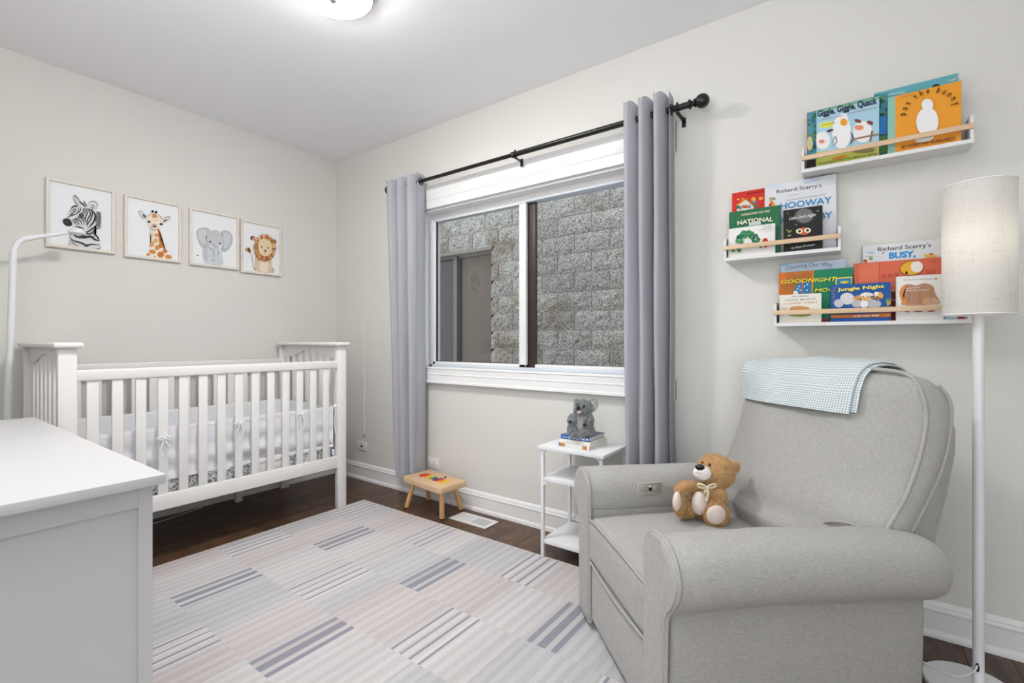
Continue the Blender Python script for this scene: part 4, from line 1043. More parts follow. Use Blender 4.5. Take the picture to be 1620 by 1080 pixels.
pad('muzzle', bc(438, 345, BD-.044), (br(98), br(90), br(80)), rotv(), mat('white_velour', (240, 236, 232), .9, bump=.1, bscale=400))
pad('nose', bc(412, 280, BD-.094), (br(50), br(26), br(34)), rotv(-.25, .25), M_nosk)
b = new(); tube(b, catmull([bc(388, 306, BD-.099), bc(388, 325, BD-.102), bc(392, 338, BD-.102)], 4), .0007, 6)
tube(b, catmull([bc(360, 335, BD-.094), bc(372, 346, BD-.099), bc(390, 338, BD-.102), bc(402, 354, BD-.101), bc(420, 356, BD-.098), bc(436, 342, BD-.094)], 5), .0007, 6); obj('mouth_stitch', b, M_nosk, bear)
pad('eye', bc(523, 253, BD-.078), (br(17), br(12), br(19)), rotv(.25), M_eye); pad('eye', bc(441, 226, BD-.066), (br(11), br(10), br(15)), rotv(-.3), M_eye)
pad('tummy_patch', bc(405, 690, BD-.036), (br(85), br(80), br(130)), rotv()); pad('foot_pad', bc(597, 822, BD-.0765), (br(104), br(34), br(105)), rotv(.0)); pad('foot_pad', bc(152, 668, BD-.045), (br(46), br(66), br(108)), rotv(-.5))
M_rib = mat('cream_ribbon', (240, 226, 196), .55)
b = new()
for s_ in (-1, 1):
    c0 = bc(492, 505, BD-.095); tube(b, catmull([c0, bc(492+s_*50, 478, BD-.105), bc(492+s_*100, 470, BD-.092), bc(492+s_*95, 500, BD-.09), bc(492+s_*45, 515, BD-.098), c0], 5), .0032, 8)
tube(b, catmull([bc(492, 510, BD-.094), bc(470, 560, BD-.098), bc(452, 600, BD-.085)], 5), .0035, 8); tube(b, catmull([bc(492, 510, BD-.094), bc(505, 570, BD-.10), bc(490, 660, BD-.095)], 5), .0045, 8)
ellipsoid(b, bc(492, 508, BD-.098), (.006, .005, .005), None, 10, 8); obj('ribbon_bow', b, M_rib, bear, smooth=60)

# ---- koala
def kc(cx_, cy_, d): return atdepth(850+cx_/6.75, 620+cy_/6.75, d)
KD = 2.30
def kr(px_): return px_/6.75*KD/F_PX
kb = kc(470, 470, KD); kb.z = .6062
koala = thing('toy_koala', 'fluffy grey toy koala with white-lined ears, sitting on the stacked books', 'soft toy', kb)
g1, g2, gw = lin((206, 210, 212)), lin((70, 73, 76)), lin((226, 224, 222))
KL = [
 (kc(492, 165, KD), (kr(92), kr(85), kr(85)), rotv()), (kc(445, 190, KD-.022), (kr(48), kr(48), kr(42)), rotv()),
 (kc(590, 135, KD+.01), (kr(52), kr(20), kr(62)), rotv(.2, 0, .5)), (kc(430, 105, KD+.03), (kr(32), kr(20), kr(36)), rotv()),
 (kc(475, 350, KD+.0), (kr(95), kr(88), kr(118)), rotv()), (kc(465, 270, KD), (kr(90), kr(70), kr(60)), rotv()),
 (kc(385, 290, KD-.015), (kr(50), kr(45), kr(58)), rotv()), (kc(365, 300, KD-.03), (kr(36), kr(36), kr(34)), rotv()),
 (kc(548, 300, KD-.02), (kr(48), kr(45), kr(72)), rotv()), (kc(510, 330, KD-.04), (kr(36), kr(34), kr(36)), rotv()),
 (kc(385, 390, KD-.015), (kr(55), kr(60), kr(62)), rotv()), (kc(405, 445, KD-.03), (kr(45), kr(45), kr(26)), rotv(0, 0, .3)),
 (kc(535, 405, KD-.02), (kr(72), kr(62), kr(60)), rotv()), (kc(490, 435, KD-.035), (kr(50), kr(50), kr(34)), rotv()),
]
def ko_col(p, r_):
    v = p-CAM; d = v.dot(fwd); X_ = (v.dot(right)/d*F_PX+CXP-850)*6.75; Y_ = (-v.z/d*F_PX+CYP-620)*6.75
    f = r_.random(); f = f*f*.9 + .35*max(0, noise.noise(p*90)); f = min(1, f); c = [a*(1-f)+b_*f for a, b_ in zip(g1, g2)]
    if d < KD-.005 and ((X_-458)/38)**2+((Y_-315)/85)**2 < 1 and d < KD-.01: c = [a*r_.uniform(.85, 1) for a in gw[:3]]
    if ((X_-604)/44)**2+((Y_-145)/58)**2 < 1 and X_ > 572: c = [a*r_.uniform(.85, 1) for a in gw[:3]]
    return (c[0], c[1], c[2], 1)
plush('body', M_fur_koala, KL, koala, .0045, ko_col, 30000, .010, 9, 4)
def kp(nm, c, r, rot, m): return obj(nm, ellipsoid(new(), c, r, rot, 20, 14), m, koala, smooth=80)
kp('nose', kc(438, 172, KD-.05), (kr(21), kr(16), kr(27)), rotv(), M_nosk); kp('muzzle', kc(448, 212, KD-.048), (kr(22), kr(14), kr(17)), rotv(), mat('pinkish_velour', (226, 208, 204), .9))
kp('eye', kc(498, 150, KD-.0535), (kr(14), kr(10), kr(15)), rotv(), M_eye); kp('eye', kc(428, 132, KD-.028), (kr(10), kr(9), kr(12)), rotv(), M_eye)
for (x_, y_, dd) in ((352, 318, .05), (505, 350, .062)): kp('paw_pad', kc(x_, y_, KD-dd+.004), (kr(20), kr(12), kr(16)), rotv(), mat('dark_pad', (50, 50, 52), .8))
b = new()
for s_ in range(7): tube(b, [kc(570+s_*8, 110+s_*6, KD+.0), kc(600+s_*6, 120+s_*8, KD-.008), kc(618-s_*2, 150+s_*7, KD-.004)], [.002, .0022, .0006], 5)
obj('ear_tuft', b, mat('white_fluff', (235, 233, 231), .95), koala)

# ================================================================== ARMCHAIR
# local axes: x across (towards the near arm), y backwards, z up; turned 45 degrees to the room
KS = .97
def chair_pt(u, v, z):
    p = Vector((2.558, -.61, 0)) + Vector((.7071, -.7071, 0))*u + Vector((.7071, .7071, 0))*v + Vector((0, 0, z))
    return CAM + (p-CAM)*KS      # real size and place solved from the photo once, here
_o = chair_pt(.32, .40, 0)
ch = thing('armchair', 'grey linen upholstered recliner armchair with rolled arms and a plump back', 'armchair', (_o.x, _o.y, 0), -PI/4)
def cc_(bm):      # (u, v, z) -> world
    for v in bm.verts: v.co = chair_pt(*v.co)
    return bm
def cobj(nm, bm, m=None, smooth=60, parent=None, label=None): return obj(nm, cc_(bm), m or M_linen, parent or ch, smooth, label=label)
def softbox(a, c, bev, seg=4, crown=0, sub=6, waves=0):
    b = new(); box(b, a, c, bev, seg)
    return b
# front panel (foot rest)
def puffy(x0, x1, y0, y1, z0, z1, r, crown_t=0, crown_f=0, nx=14, nz=6):
    """upholstered block: rounded edges, crowned top and front"""
    b = softbox((x0, y0, z0), (x1, y1, z1), r, 4)
    bmesh.ops.subdivide_edges(b, edges=[e for e in b.edges if e.calc_length() > .06], cuts=6, use_grid_fill=True)
    xc, yc = (x0+x1)/2, (y0+y1)/2; hx, hy = (x1-x0)/2, (y1-y0)/2; zc, hz = (z0+z1)/2, (z1-z0)/2
    for v in b.verts:
        fx = max(0, 1-((v.co.x-xc)/hx)**2); fy = max(0, 1-((v.co.y-yc)/hy)**2); fz = max(0, 1-((v.co.z-zc)/hz)**2)
        if v.co.z > zc: v.co.z += crown_t*fx*fy*((v.co.z-zc)/hz)
        if v.co.y < y0+r*1.1: v.co.y -= crown_f*fx*fz
    return b
cobj('footrest_panel', puffy(.055, .562, .004, .10, .0, .228, .022, 0, .010))
cobj('base_frame', bx((.03, .06, .0), (.61, .72, .24), .02, 3))
cobj('seat_cushion', puffy(.050, .566, -.004, .66, .226, .398, .030, .022, .008))
cobj('swivel_base', lathe(new(), [(.25, -.0232), (.25, -.008), (.20, .0)], (.32, .40, 0), 40), M_dark)
def pip(path, r=.0045, n=6): return tube(new(), catmull(path, n), r, 8)
cobj('piping', pip([(.052, .12, .385), (.052, .02, .388), (.062, .0, .388), (.18, -.006, .398), (.31, -.008, .402), (.45, -.006, .398), (.553, .0, .388), (.565, .02, .388), (.565, .12, .385)]))
cobj('piping', pip([(.552, .0, .388), (.566, .002, .33), (.566, .002, .26), (.555, .0, .232), (.31, -.008, .226), (.062, .0, .232), (.052, .003, .26)]))
# arms
def arm(side):
    def U(u): return u if side > 0 else .64-u
    # panel below the roll
    b = new(); out = [(.574, .0), (.574, .45), (.678, .45), (.678, .0)]
    rings = []
    for v in (0, .004, .02, .10, .25, .4, .55, .68, .745, .762, .766):
        e = {0: .012, .004: .006, .762: .008, .766: .016}.get(v, 0); du = .004*math.sin(v*9)
        rings.append([(U(.574+e), v, .0+e*.3), (U(.572+e), v, .2), (U(.574+e), v, .45-e), (U(.676-e), v, .45-e), (U(.680-e+du), v, .3), (U(.676-e+du), v, .15), (U(.672-e), v, .0+e*.3)])
    loft(b, rings); cobj('arm_panel', b, smooth=50)
    # rolled top
    b = new(); rings = []; n = 28
    prof = [(-.002, .93), (.0, .97), (.006, 1), (.1, 1), (.2, 1.0), (.3, 1), (.4, 1), (.5, 1), (.6, 1.0), (.68, .99), (.74, .965), (.765, .92), (.788, .84), (.805, .70), (.817, .50), (.822, .25)]
    for v, k in prof:
        if side > 0: dz = 0 if v < .3 else (-.012*(v-.3)/.2 if v < .5 else -.012-.13*(v-.5)**1.5)
        else: dz = -.01*v
        zc = (.465 if side > 0 else .472)+dz; ru, rz_ = .091*k, .091*k; zc2 = zc-(1-k)*.03
        ring = []
        for i in range(n):
            a_ = 2*PI*i/n; cu, sz = math.cos(a_), math.sin(a_)
            cu = math.copysign(abs(cu)**.86, cu); sz = math.copysign(abs(sz)**.9, sz)
            w = 1+.012*math.sin(v*23+a_*3)
            ring.append((U(.652+ru*cu*w), v, zc2+rz_*sz*w))
        rings.append(ring)
    loft(b, rings); cobj('arm_roll', b, smooth=70)
    # front face with a piped edge
    o_ = [(.562, .0), (.562, .20), (.562, .42), (.560, .48), (.570, .525), (.600, .552), (.645, .561), (.69, .553), (.725, .528), (.744, .49), (.742, .450), (.722, .415), (.697, .385), (.683, .350), (.678, .25), (.676, .12), (.674, .0)]
    pts = [(p.x, p.y) for p in catmull([(u, z, 0) for u, z in o_], 4)]
    b = new(); vf = [[b.verts.new((U(.62+(u-.62)*k), v, .3+(z-.3)*(k if k == 1 else .5+.5*k))) for u, z in pts] for v, k in ((.003, 1), (-.004, 1), (-.012, .96), (-.014, .80))]
    nn = len(pts)
    for A, B in zip(vf, vf[1:]):
        for i in range(nn): b.faces.new((A[i], A[(i+1) % nn], B[(i+1) % nn], B[i]))
    b.faces.new(vf[-1]); b.faces.new(vf[0][::-1]); bmesh.ops.triangulate(b, faces=[f for f in b.faces if len(f.verts) > 4]); bmesh.ops.recalc_face_normals(b, faces=b.faces[:])
    cobj('arm_front', b, smooth=50)
    edge = [(U(u), -.003, z) for u, z in pts if not (u < .566 and z < .02)]
    cobj('piping', tube(new(), edge, .0048, 8), smooth=60)
arm(1); arm(-1)
# usb / recline control plate on the inner face of the far arm
def plate():
    t = new(); prismpts = None
    b = bx((-.033, -.003, -.0155), (.033, .003, .0155), .003, 2)
    return b
def on_far_arm(bm, v0, z0, tilt):
    Mx = Matrix.Translation((.0, v0, z0)) @ Matrix.Rotation(tilt, 4, 'Y') @ Matrix.Rotation(PI/2, 4, 'Z')
    bm.transform(Mx); return bm
uo = .082
def fa(bm):
    bm.transform(Matrix.Translation((uo-.004, .235, .497)) @ Matrix.Rotation(-.15, 4, 'Y') @ Matrix.Rotation(-PI/2, 4, 'Z') @ Matrix.Rotation(PI, 4, 'Z')); return bm
M_plate = mat('silver_plastic', (176, 172, 166), .35, .4)
cp = cobj('control_panel', fa(bx((-.052, -.004, -.0235), (.052, .004, .0235), .004, 2)), M_plate)
cobj('control_rim', fa((lambda b: (tube(b, [(-.048, -.0045, -.020), (.048, -.0045, -.020), (.048, -.0045, .020), (-.048, -.0045, .020)], .0012, 6, closed=True), b)[-1])(new())), mat('light_plastic', (206, 202, 196), .35), parent=cp)
for s_ in (-1, 1): cobj('button', fa(lathe(new(), [(.0115, -.003), (.0115, -.006), (.0095, -.0068)], (s_*.024, 0, 0), 20, 'Y')), M_plate, parent=cp)
cobj('usb_port', fa(bx((-.006, -.0055, -.009), (.006, -.003, .003))), M_dark, parent=cp); cobj('usb_port', fa(bx((-.005, -.0055, .004), (.005, -.003, .009))), M_white, parent=cp)

# back cushion: horizontal slices (half width, front v, back v, bulge)
SL = [(0.33, 0.235, 0.6, 0.712, 0.02), (0.4, 0.25, 0.6, 0.732, 0.05), (0.46, 0.262, 0.618, 0.747, 0.07), (0.478, 0.275, 0.64, 0.75, 0.075), (0.494, 0.31, 0.664, 0.755, 0.075), (0.56, 0.318, 0.7, 0.787, 0.085), (0.62, 0.322, 0.735, 0.817, 0.095), (0.68, 0.324, 0.76, 0.847, 0.1), (0.75, 0.324, 0.785, 0.872, 0.1), (0.82, 0.322, 0.803, 0.887, 0.095), (0.87, 0.318, 0.808, 0.894, 0.085), (0.905, 0.31, 0.808, 0.89, 0.07), (0.93, 0.3, 0.808, 0.877, 0.05), (0.948, 0.285, 0.812, 0.865, 0.03), (0.958, 0.26, 0.822, 0.852, 0.012)]
def skew(u, z): return .16*(u-.63)*min(1, max(0, (z-.30)/.25))
def cushion_ring(z, hw, vf, vb, bg, n=20):
    ring = []
    for i in range(n+1):       # front, from far to near
        x_ = -1+2*i/n; ring.append((.32+hw*x_, vf-bg*(1-abs(x_)**2.6)*(1+.04*math.sin(x_*5+z*14)), z+(.020*(1-x_*x_) if z > .9 else 0)))
    for x_, k in ((1.015, .12), (1.03, .35), (1.03, .65), (1.015, .88)): ring.append((.32+hw*x_, vf+(vb-vf)*k, z))
    for i in range(n, -1, -1):
        x_ = -1+2*i/n; ring.append((.32+hw*x_, vb+.01*(1-x_*x_), z+(.020*(1-x_*x_) if z > .9 else 0)))
    for x_, k in ((-1.015, .88), (-1.03, .65), (-1.03, .35), (-1.015, .12)): ring.append((.32+hw*x_, vf+(vb-vf)*k, z))
    return [(u, v+skew(u, z), q) for u, v, q in ring]
def lerp_slices(m_=3):
    out = []
    for A, B in zip(SL, SL[1:]):
        for k in range(m_): out.append([a_+(b_-a_)*k/m_ for a_, b_ in zip(A, B)])
    out.append(list(SL[-1])); return out
b = loft(new(), [cushion_ring(*s_) for s_ in lerp_slices()])
for v in b.verts: v.co += Vector((0, 1, 0))*(noise.noise(v.co*7)*.010)
cobj('back_cushion', b, smooth=70)
for s_ in (-1, 1):
    SK = lambda L_: [(u, v+skew(u, z), z) for u, v, z in L_]
    fr = [(.32+s_*(hw+.001), vf, z) for z, hw, vf, vb, bg in SL[4:-2]]
    bk = [(.32+s_*(hw+.001), vb, z) for z, hw, vf, vb, bg in SL[4:-2]]
    top = [(.32+s_*.27, .812, .962), (.32+s_*.20, .795, .974), (.32, .778, .980)]
    cobj('piping', pip(SK(fr+top), .0062, 3)); cobj('piping', pip(SK(bk), .0056, 3)); 
    cobj('piping', pip(SK([(.32+s_*.312, .672, .513), (.32+s_*.322, .71, .507), (.32+s_*.322, .75, .503), (.32+s_*.312, .785, .510)]), .0045, 4))
cobj('cushion_flap', tube(new(), catmull([(.50, .60, .50), (.54, .60, .520), (.575, .62, .527), (.605, .655, .515), (.62, .70, .506)], 6), .004, 8))
# outer back
b = new(); rings = []
for z, vf, vb, hw, e in ((.02, .70, .76, .27, 0), (.10, .70, .78, .275, 0), (.3, .72, .84, .278, 0), (.45, .74, .885, .278, 0), (.60, .78, .935, .276, 0), (.72, .83, .972, .27, 0), (.79, .86, .985, .262, 0), (.825, .875, .983, .248, 0), (.842, .89, .972, .225, 0), (.848, .905, .955, .19, 0)):
    ring = []
    for i in range(9): ring.append((.32-hw+2*hw*i/8, vf, z))
    for k in (.25, .5, .75): ring.append((.32+hw+.012*math.sin(PI*k), vf+(vb-vf)*k, z))
    for i in range(8, -1, -1): ring.append((.32-hw+2*hw*i/8, vb, z))
    for k in (.75, .5, .25): ring.append((.32-hw-.012*math.sin(PI*k), vf+(vb-vf)*k, z))
    rings.append(ring)
cobj('outer_back', loft(b, rings), smooth=60)

# ------------------------------------------------------------------ gingham blanket folded over the chair back
def crest(u):
    x_ = max(-1, min(1, (u-.32)/.31)); f = (1-abs(x_)**2.6); h = .020*(1-x_*x_)
    def vf(z):
        for A, B in zip(SL, SL[1:]):
            if A[0] <= z <= B[0]:
                t = (z-A[0])/(B[0]-A[0]); return (A[2]+(B[2]-A[2])*t)-(A[4]+(B[4]-A[4])*t)*f
        return SL[-1][2]
    def vb(z):
        for A, B in zip(SL, SL[1:]):
            if A[0] <= z <= B[0]:
                t = (z-A[0])/(B[0]-A[0]); return (A[3]+(B[3]-A[3])*t)
        return SL[-1][3]
    P = [(vf(z), z) for z in (.80, .82, .84, .86, .88, .90, .92)] + [(vf(.935), .935+h*.6), (vf(.95)+.004, .953+h), (.83, .962+h), (.855, .962+h), (.88, .957+h), (.905, .943+h*.8), (.922, .92+h*.4), (.929, .89), (.926, .86), (.918, .83)]
    P = [(v+skew(u, z), z) for v, z in P]
    return catmull([(v, z, 0) for v, z in P], 4)
def sheet(u0, u1, s0, s1, off, skew=0, nu=30, wave=.0):
    b = new(); uv = b.loops.layers.uv.new('UVMap'); G = []; 
    for i in range(nu+1):
        u = u0+(u1-u0)*i/nu; C_ = crest(u); n_ = len(C_)-1; L_ = [0]
        for p, q in zip(C_, C_[1:]): L_.append(L_[-1]+(q-p).length)
        a0 = L_[-1]*(s0+skew*i/nu); a1 = L_[-1]*s1; col = []
        for j in range(29):
            s_ = a0+(a1-a0)*j/28; k = 0
            while k < n_-1 and L_[k+1] < s_: k += 1
            t = (s_-L_[k])/max(1e-6, L_[k+1]-L_[k]); p = C_[k].lerp(C_[k+1], t); d = (C_[min(n_, k+1)]-C_[k]).normalized(); nr = Vector((-d.y, d.x, 0))
            if nr.y < 0 and p.x > .6 and k < n_*.6: nr = -nr if nr.x > 0 else nr
            edge = .004*math.sin(u*38+j*.2)*wave
            q = p + nr*(off+edge)
            col.append((b.verts.new((u+.004*math.sin(s_*30), q.x, q.y)), u, s_))
        G.append(col)
    for i in range(nu):
        for j in range(28):
            A = (G[i][j], G[i+1][j], G[i+1][j+1], G[i][j+1]); f = b.faces.new([q[0] for q in A])
            for l, q in zip(f.loops, A): l[uv].uv = (q[1], q[2])
    return b
bl = thing('folded_blanket', 'white and pale teal gingham blanket folded over the top of the armchair back', 'blanket', tuple(chair_pt(.26, .80, .96)), -PI/4)
def thick(b, t): bmesh.ops.recalc_face_normals(b, faces=b.faces[:]); bmesh.ops.solidify(b, geom=b.faces[:], thickness=t); return b
for (u0, u1, s0, s1, off, sk, nm) in ((-.004, .50, .07, .90, .023, .0, 'top_layer'), (.0, .512, .09, .97, .0145, .0, 'under_layer')):
    b = sheet(u0, u1, s0, s1, off, sk, wave=.5); b.normal_update()
    bmesh.ops.solidify(b, geom=b.faces[:], thickness=.005); obj(nm, cc_(b), M_ging, bl, smooth=60)
# rolled fold along the front edge
b = new(); uv = b.loops.layers.uv.new('UVMap')

# ================================================================== BOOK LEDGES AND BOOKS
def ledge(label, x0, x1, zb):
    t = thing('book_ledge', label, 'shelf', ((x0+x1)/2, 0, zb), 0, 'three white picture ledges with wooden rails')
    obj('shelf_board', bx((x0+.0092, -.0995, zb+.0004), (x1-.0092, 0, zb+.014)), M_white, t)
    for s_ in (0, 1):
        a_ = x0 if s_ == 0 else x1-.009
        b = new(); prism(b, [(a_, -.100, zb), (a_, -.100, zb+.092), (a_, -.080, zb+.098), (a_, 0, zb+.098), (a_, 0, zb)], (.009, 0, 0)); obj('end_panel', b, M_white, t)
    obj('front_rail', bx((x0, -.108, zb+.046), (x1, -.100, zb+.064), .0015), M_pine, t)
    return t
L1 = (3.247, 3.739, 1.724); L2 = (2.961, 3.374, 1.405); L3 = (3.150, 3.733, 1.121)
ledge('white wall ledge with pale wood rail, highest of the three, holding the bright orange book', *L1)
ledge('white wall ledge with pale wood rail at the middle height, left of the other two', *L2)
ledge('white wall ledge with pale wood rail, lowest of the three, partly behind the lamp shade', *L3)
GRP = 'picture books facing out on the wall ledges'
def book(label, xl, xr, ytop, yf, zb, cov, th=.010, ytop2=None, spine=None, round_=0, px_at=None):
    """front cover on the plane y=yf, corners read from the photo"""
    xm = xl if px_at is None else px_at
    p0 = onplane(xl, ytop, 1, yf); p1 = onplane(xr, ytop2 if ytop2 else ytop, 1, yf); x0, x1 = p0.x, p1.x; z1 = (p0.z+p1.z)/2 if ytop2 else p0.z
    for q0, q1, qz in (L1, L2, L3):
        if abs(qz+.0142-zb) < .001: x0 = max(x0, q0+.0096); x1 = min(x1, q1-.0096)
    t = thing('picture_book', label, 'book', ((x0+x1)/2, yf+th/2, zb), 0, GRP)
    b = new(); box(b, (x0, yf, zb), (x1, yf+.0018, z1), .0006, 1); box(b, (x0, yf+th-.0018, zb), (x1, yf+th, z1), .0006, 1); box(b, (x0, yf, zb), (x0+.0018, yf+th, z1), .0006, 1)
    obj('cover', b, flat(cov), t); obj('pages', bx((x0+.002, yf+.002, zb+.002), (x1-.003, yf+th-.002, z1-.003)), M_pages, t, smooth=0)
    if spine: obj('spine', bx((x0-.0004, yf-.0002, zb+.0005), (x0+.0015, yf+th, z1-.0005)), flat(spine), t)
    a = Art(1, yf-.0001, clip=(x0+.0005, x1-.0005, zb+.0005, z1-.0005)); return t, a, (x0, x1, zb, z1)
def c1(x, y): return (1250+x/5.226, 90+y/5.226)
def c2(x, y): return (1130+x/6.355, 260+y/6.355)
def c3(x, y): return (1210+x/6.75, 370+y/6.75)
def c4(x, y): return (1340+x/6.75, 370+y/6.75)
INK = (34, 34, 40)
# --- top ledge
zb = L1[2]+.0142
t, a, R_ = book('large picture book with leafy blue-green cover edges, furthest left on the top ledge', 1277, 1404, 177, -.050, zb, (48, 104, 112), ytop2=149, spine=(196, 60, 52)); a.conv = c1
a.poly([(145, 440), (800, 300), (800, 800), (130, 920)], (70, 150, 168)); rz = random.Random(1)
for k in range(60):
    x_, y_ = (rz.uniform(150, 215), rz.uniform(460, 780)) if k % 2 else (rz.uniform(738, 800), rz.uniform(330, 800))
    a.ell((x_, y_), rz.uniform(10, 24), rz.uniform(5, 10), rz.choice([(46, 96, 64), (84, 132, 66), (30, 72, 60), (120, 150, 70), (34, 100, 130)]), rz.uniform(0, 3), 8)
a.poly([(740, 500), (800, 490), (800, 640), (740, 650)], (40, 120, 190)); a.poly([(740, 660), (800, 650), (800, 800), (740, 810)], (70, 120, 60)); a.poly([(140, 860), (210, 850), (210, 910), (135, 920)], (40, 34, 30)); a.ell((165, 720), 24, 60, (200, 190, 150)); a.build('cover_print', t)
t, a, R_ = book('light blue picture book with white farm-animal shapes, left on the top ledge', 1291, 1391, 176, -.066, zb, (168, 208, 226), th=.008, ytop2=152); a.conv = c1
a.poly([(212, 440), (735, 320), (735, 345), (212, 462)], (120, 176, 130)); a.poly([(212, 790), (735, 720), (735, 820), (212, 905)], (196, 204, 96), 0)
a.ell((310, 560), 72, 24, (226, 226, 90), -.15)
a.ell((425, 620), 78, 140, (240, 240, 240)); a.ell((440, 510), 38, 44, (240, 240, 240)); a.ell((444, 540), 30, 30, (236, 160, 40)); a.ell((270, 690), 62, 75, (238, 236, 236)); a.ell((600, 620), 80, 90, (238, 236, 236)); a.ell((570, 585), 40, 22, (232, 150, 116)); a.ell((262, 700), 24, 16, (226, 140, 110))
a.ell((560, 530), 30, 14, (120, 70, 60), .3); a.ell((660, 545), 28, 16, (120, 70, 60), .3); a.ell((330, 610), 30, 10, (90, 50, 50), -.3); a.stroke([(345, 720), (370, 660), (385, 700), (350, 740)], 6, INK); a.stroke([(500, 620), (520, 680), (490, 730)], 10, INK)
a.stroke([(500, 690), (600, 665), (735, 640)], 14, (150, 120, 96), False); a.stroke([(660, 700), (680, 610)], 16, (140, 110, 88), False); a.stroke([(340, 850), (480, 815)], 22, (226, 140, 40)); a.ell((590, 770), 110, 26, (150, 130, 90))
a.text('Giggle, Giggle, Quack', (226, 497), (718, 385), .0235, (24, 34, 56), .03); a.text('by Doreen Cronin', (234, 530), (440, 490), .0055, (170, 80, 90)); a.text('pictures by Betsy Lewin', (484, 472), (712, 424), .0055, (170, 80, 90)); a.text('A CLICK CLACK BOOK', (250, 575), (370, 548), .005, (90, 100, 40))
a.text('from the creators of CLICK, CLACK, MOO Cows That Type', (232, 893), (722, 806), .0075, (40, 50, 30), .01); a.build('cover_print', t)
t, a, R_ = book('tall teal picture book, standing behind the orange one on the top ledge', 1383, 1516, 149, -.026, zb, (98, 172, 184), th=.010, ytop2=114); a.conv = c1
a.poly([(690, 318), (800, 300), (800, 330), (690, 345)], (60, 120, 130)); a.ell((1212, 250), 38, 26, (40, 36, 40))
a.poly([(800, 320), (830, 300), (950, 285), (950, 300)], (150, 200, 200)); a.stroke([(1300, 190), (1350, 190), (1390, 150)], 10, (190, 200, 170)); a.build('cover_print', t)
t, a, R_ = book('bright orange picture book with a plain white shape, right end of the top ledge', 1404.5, 1521, 153, -.078, zb, (236, 158, 44), th=.012, ytop2=129, spine=(140, 190, 180)); a.conv = c1
a.poly([(808, 325), (868, 312), (868, 790), (808, 800)], (142, 196, 184)); rz = random.Random(4)
for k in range(34): a.ell((rz.uniform(890, 1410), rz.uniform(300, 720)), 5, 5, (226, 172, 110), n=6)
a.ell((1133, 540), 92, 120, (238, 238, 240), .05); a.ell((1133, 400), 48, 50, (238, 238, 240)); a.ell((1110, 680), 80, 26, (238, 238, 240), -.2)
def arctext(a, s, cen, r, th0, th1, h, col, upm=2096):
    adv = []
    for c_ in s:
        if c_ == ' ': adv.append(h*upm*.42); continue
        text_mesh(c_, .018); adv.append(ASP[(c_, .018, 0.0)]*h*upm+h*upm*.26)
    tot = sum(adv); x_ = 0
    for c_, ad in zip(s, adv):
        th = math.radians(th0+(th1-th0)*(x_+ad/2)/tot); x_ += ad
        if c_ == ' ': continue
        px_, py_ = cen[0]+r*math.cos(th), cen[1]-r*.86*math.sin(th)-(r*math.cos(th))*.16
        tx_, ty_ = math.sin(th), math.cos(th)*.86-.16*math.sin(th); w = (ad-h*upm*.26)/2
        a.text(c_, (px_-tx_*w, py_-ty_*w), (px_+tx_*w, py_+ty_*w), h, col, .018)
arctext(a, 'pat the bunny', (1152, 478), 205, 176, 8, .0195, (70, 40, 20))
a.text('BY DOROTHY KUNHARDT', (922, 762), (1366, 688), .0112, (80, 44, 20), .016); a.text('a classic book', (910, 340), (1010, 322), .006, (120, 100, 90)); a.build('cover_print', t)
# --- middle ledge
zb = L2[2]+.0142
t, a, R_ = book('red picture book with a small house, upper left on the middle ledge', 1158, 1216, 306, -.030, zb, (206, 38, 28), th=.014, ytop2=296, spine=(180, 30, 26)); a.conv = c2
a.poly([(180, 295), (192, 293), (192, 470), (180, 470)], (226, 70, 60)); a.poly([(228, 400), (310, 350), (395, 420), (395, 470), (228, 470)], (226, 220, 210)); a.poly([(310, 345), (330, 340), (430, 420), (395, 425)], (176, 100, 46)); a.poly([(215, 410), (310, 340), (320, 355), (228, 420)], (216, 130, 50)); a.poly([(280, 410), (340, 410), (340, 440), (280, 440)], (210, 90, 40)); a.ell((240, 352), 12, 9, (236, 190, 60)); a.ell((285, 350), 14, 16, (216, 130, 60)); a.ell((395, 350), 24, 22, (226, 170, 60)); a.ell((408, 380), 22, 12, (60, 130, 170)); a.ell((420, 418), 24, 16, (60, 120, 70)); a.ell((240, 430), 20, 18, (60, 120, 70)); a.poly([(255, 420), (275, 415), (275, 450), (255, 455)], (80, 130, 180)); a.poly([(345, 410), (365, 410), (365, 440), (345, 440)], (80, 130, 180))
a.text('Richard', (330, 306), (520, 272), .0085, (60, 20, 20)); a.text('B', (452, 358), (494, 350), .012, (240, 200, 60), .03); a.build('cover_print', t)
t, a, R_ = book('large white picture book with blue capital letters, back of the middle ledge', 1209.5, 1323, 292, -.032, zb, (222, 224, 229), th=.012, ytop2=277); a.conv = c2
a.poly([(515, 220), (640, 200), (700, 225), (560, 250)], (206, 218, 232), 4); a.poly([(890, 160), (1060, 135), (1080, 150), (960, 190), (900, 190)], (196, 212, 230), 4)
for c_, rx, ry, col in (((570, 350), 20, 24, (210, 170, 90)), ((595, 345), 26, 12, (120, 150, 130)), ((580, 395), 22, 26, (214, 120, 60)), ((560, 410), 12, 20, (200, 60, 50)), ((600, 405), 14, 16, (230, 180, 70))): a.ell(c_, rx, ry, col)
a.text("Richard Scarry's", (626, 292), (1078, 224), .0145, (50, 50, 56), .004); a.stroke([(745, 315), (860, 295)], 5, (180, 186, 196), False); a.stroke([(720, 365), (1120, 298)], 5, (170, 160, 160), False)
a.text('HOOWAY', (664, 452), (1180, 385), .026, (40, 140, 200), .016); a.text('W', (655, 600), (700, 595), .026, (40, 140, 200), .016); a.text('LBY', (1010, 560), (1188, 535), .026, (40, 140, 200), .016); a.build('cover_print', t)
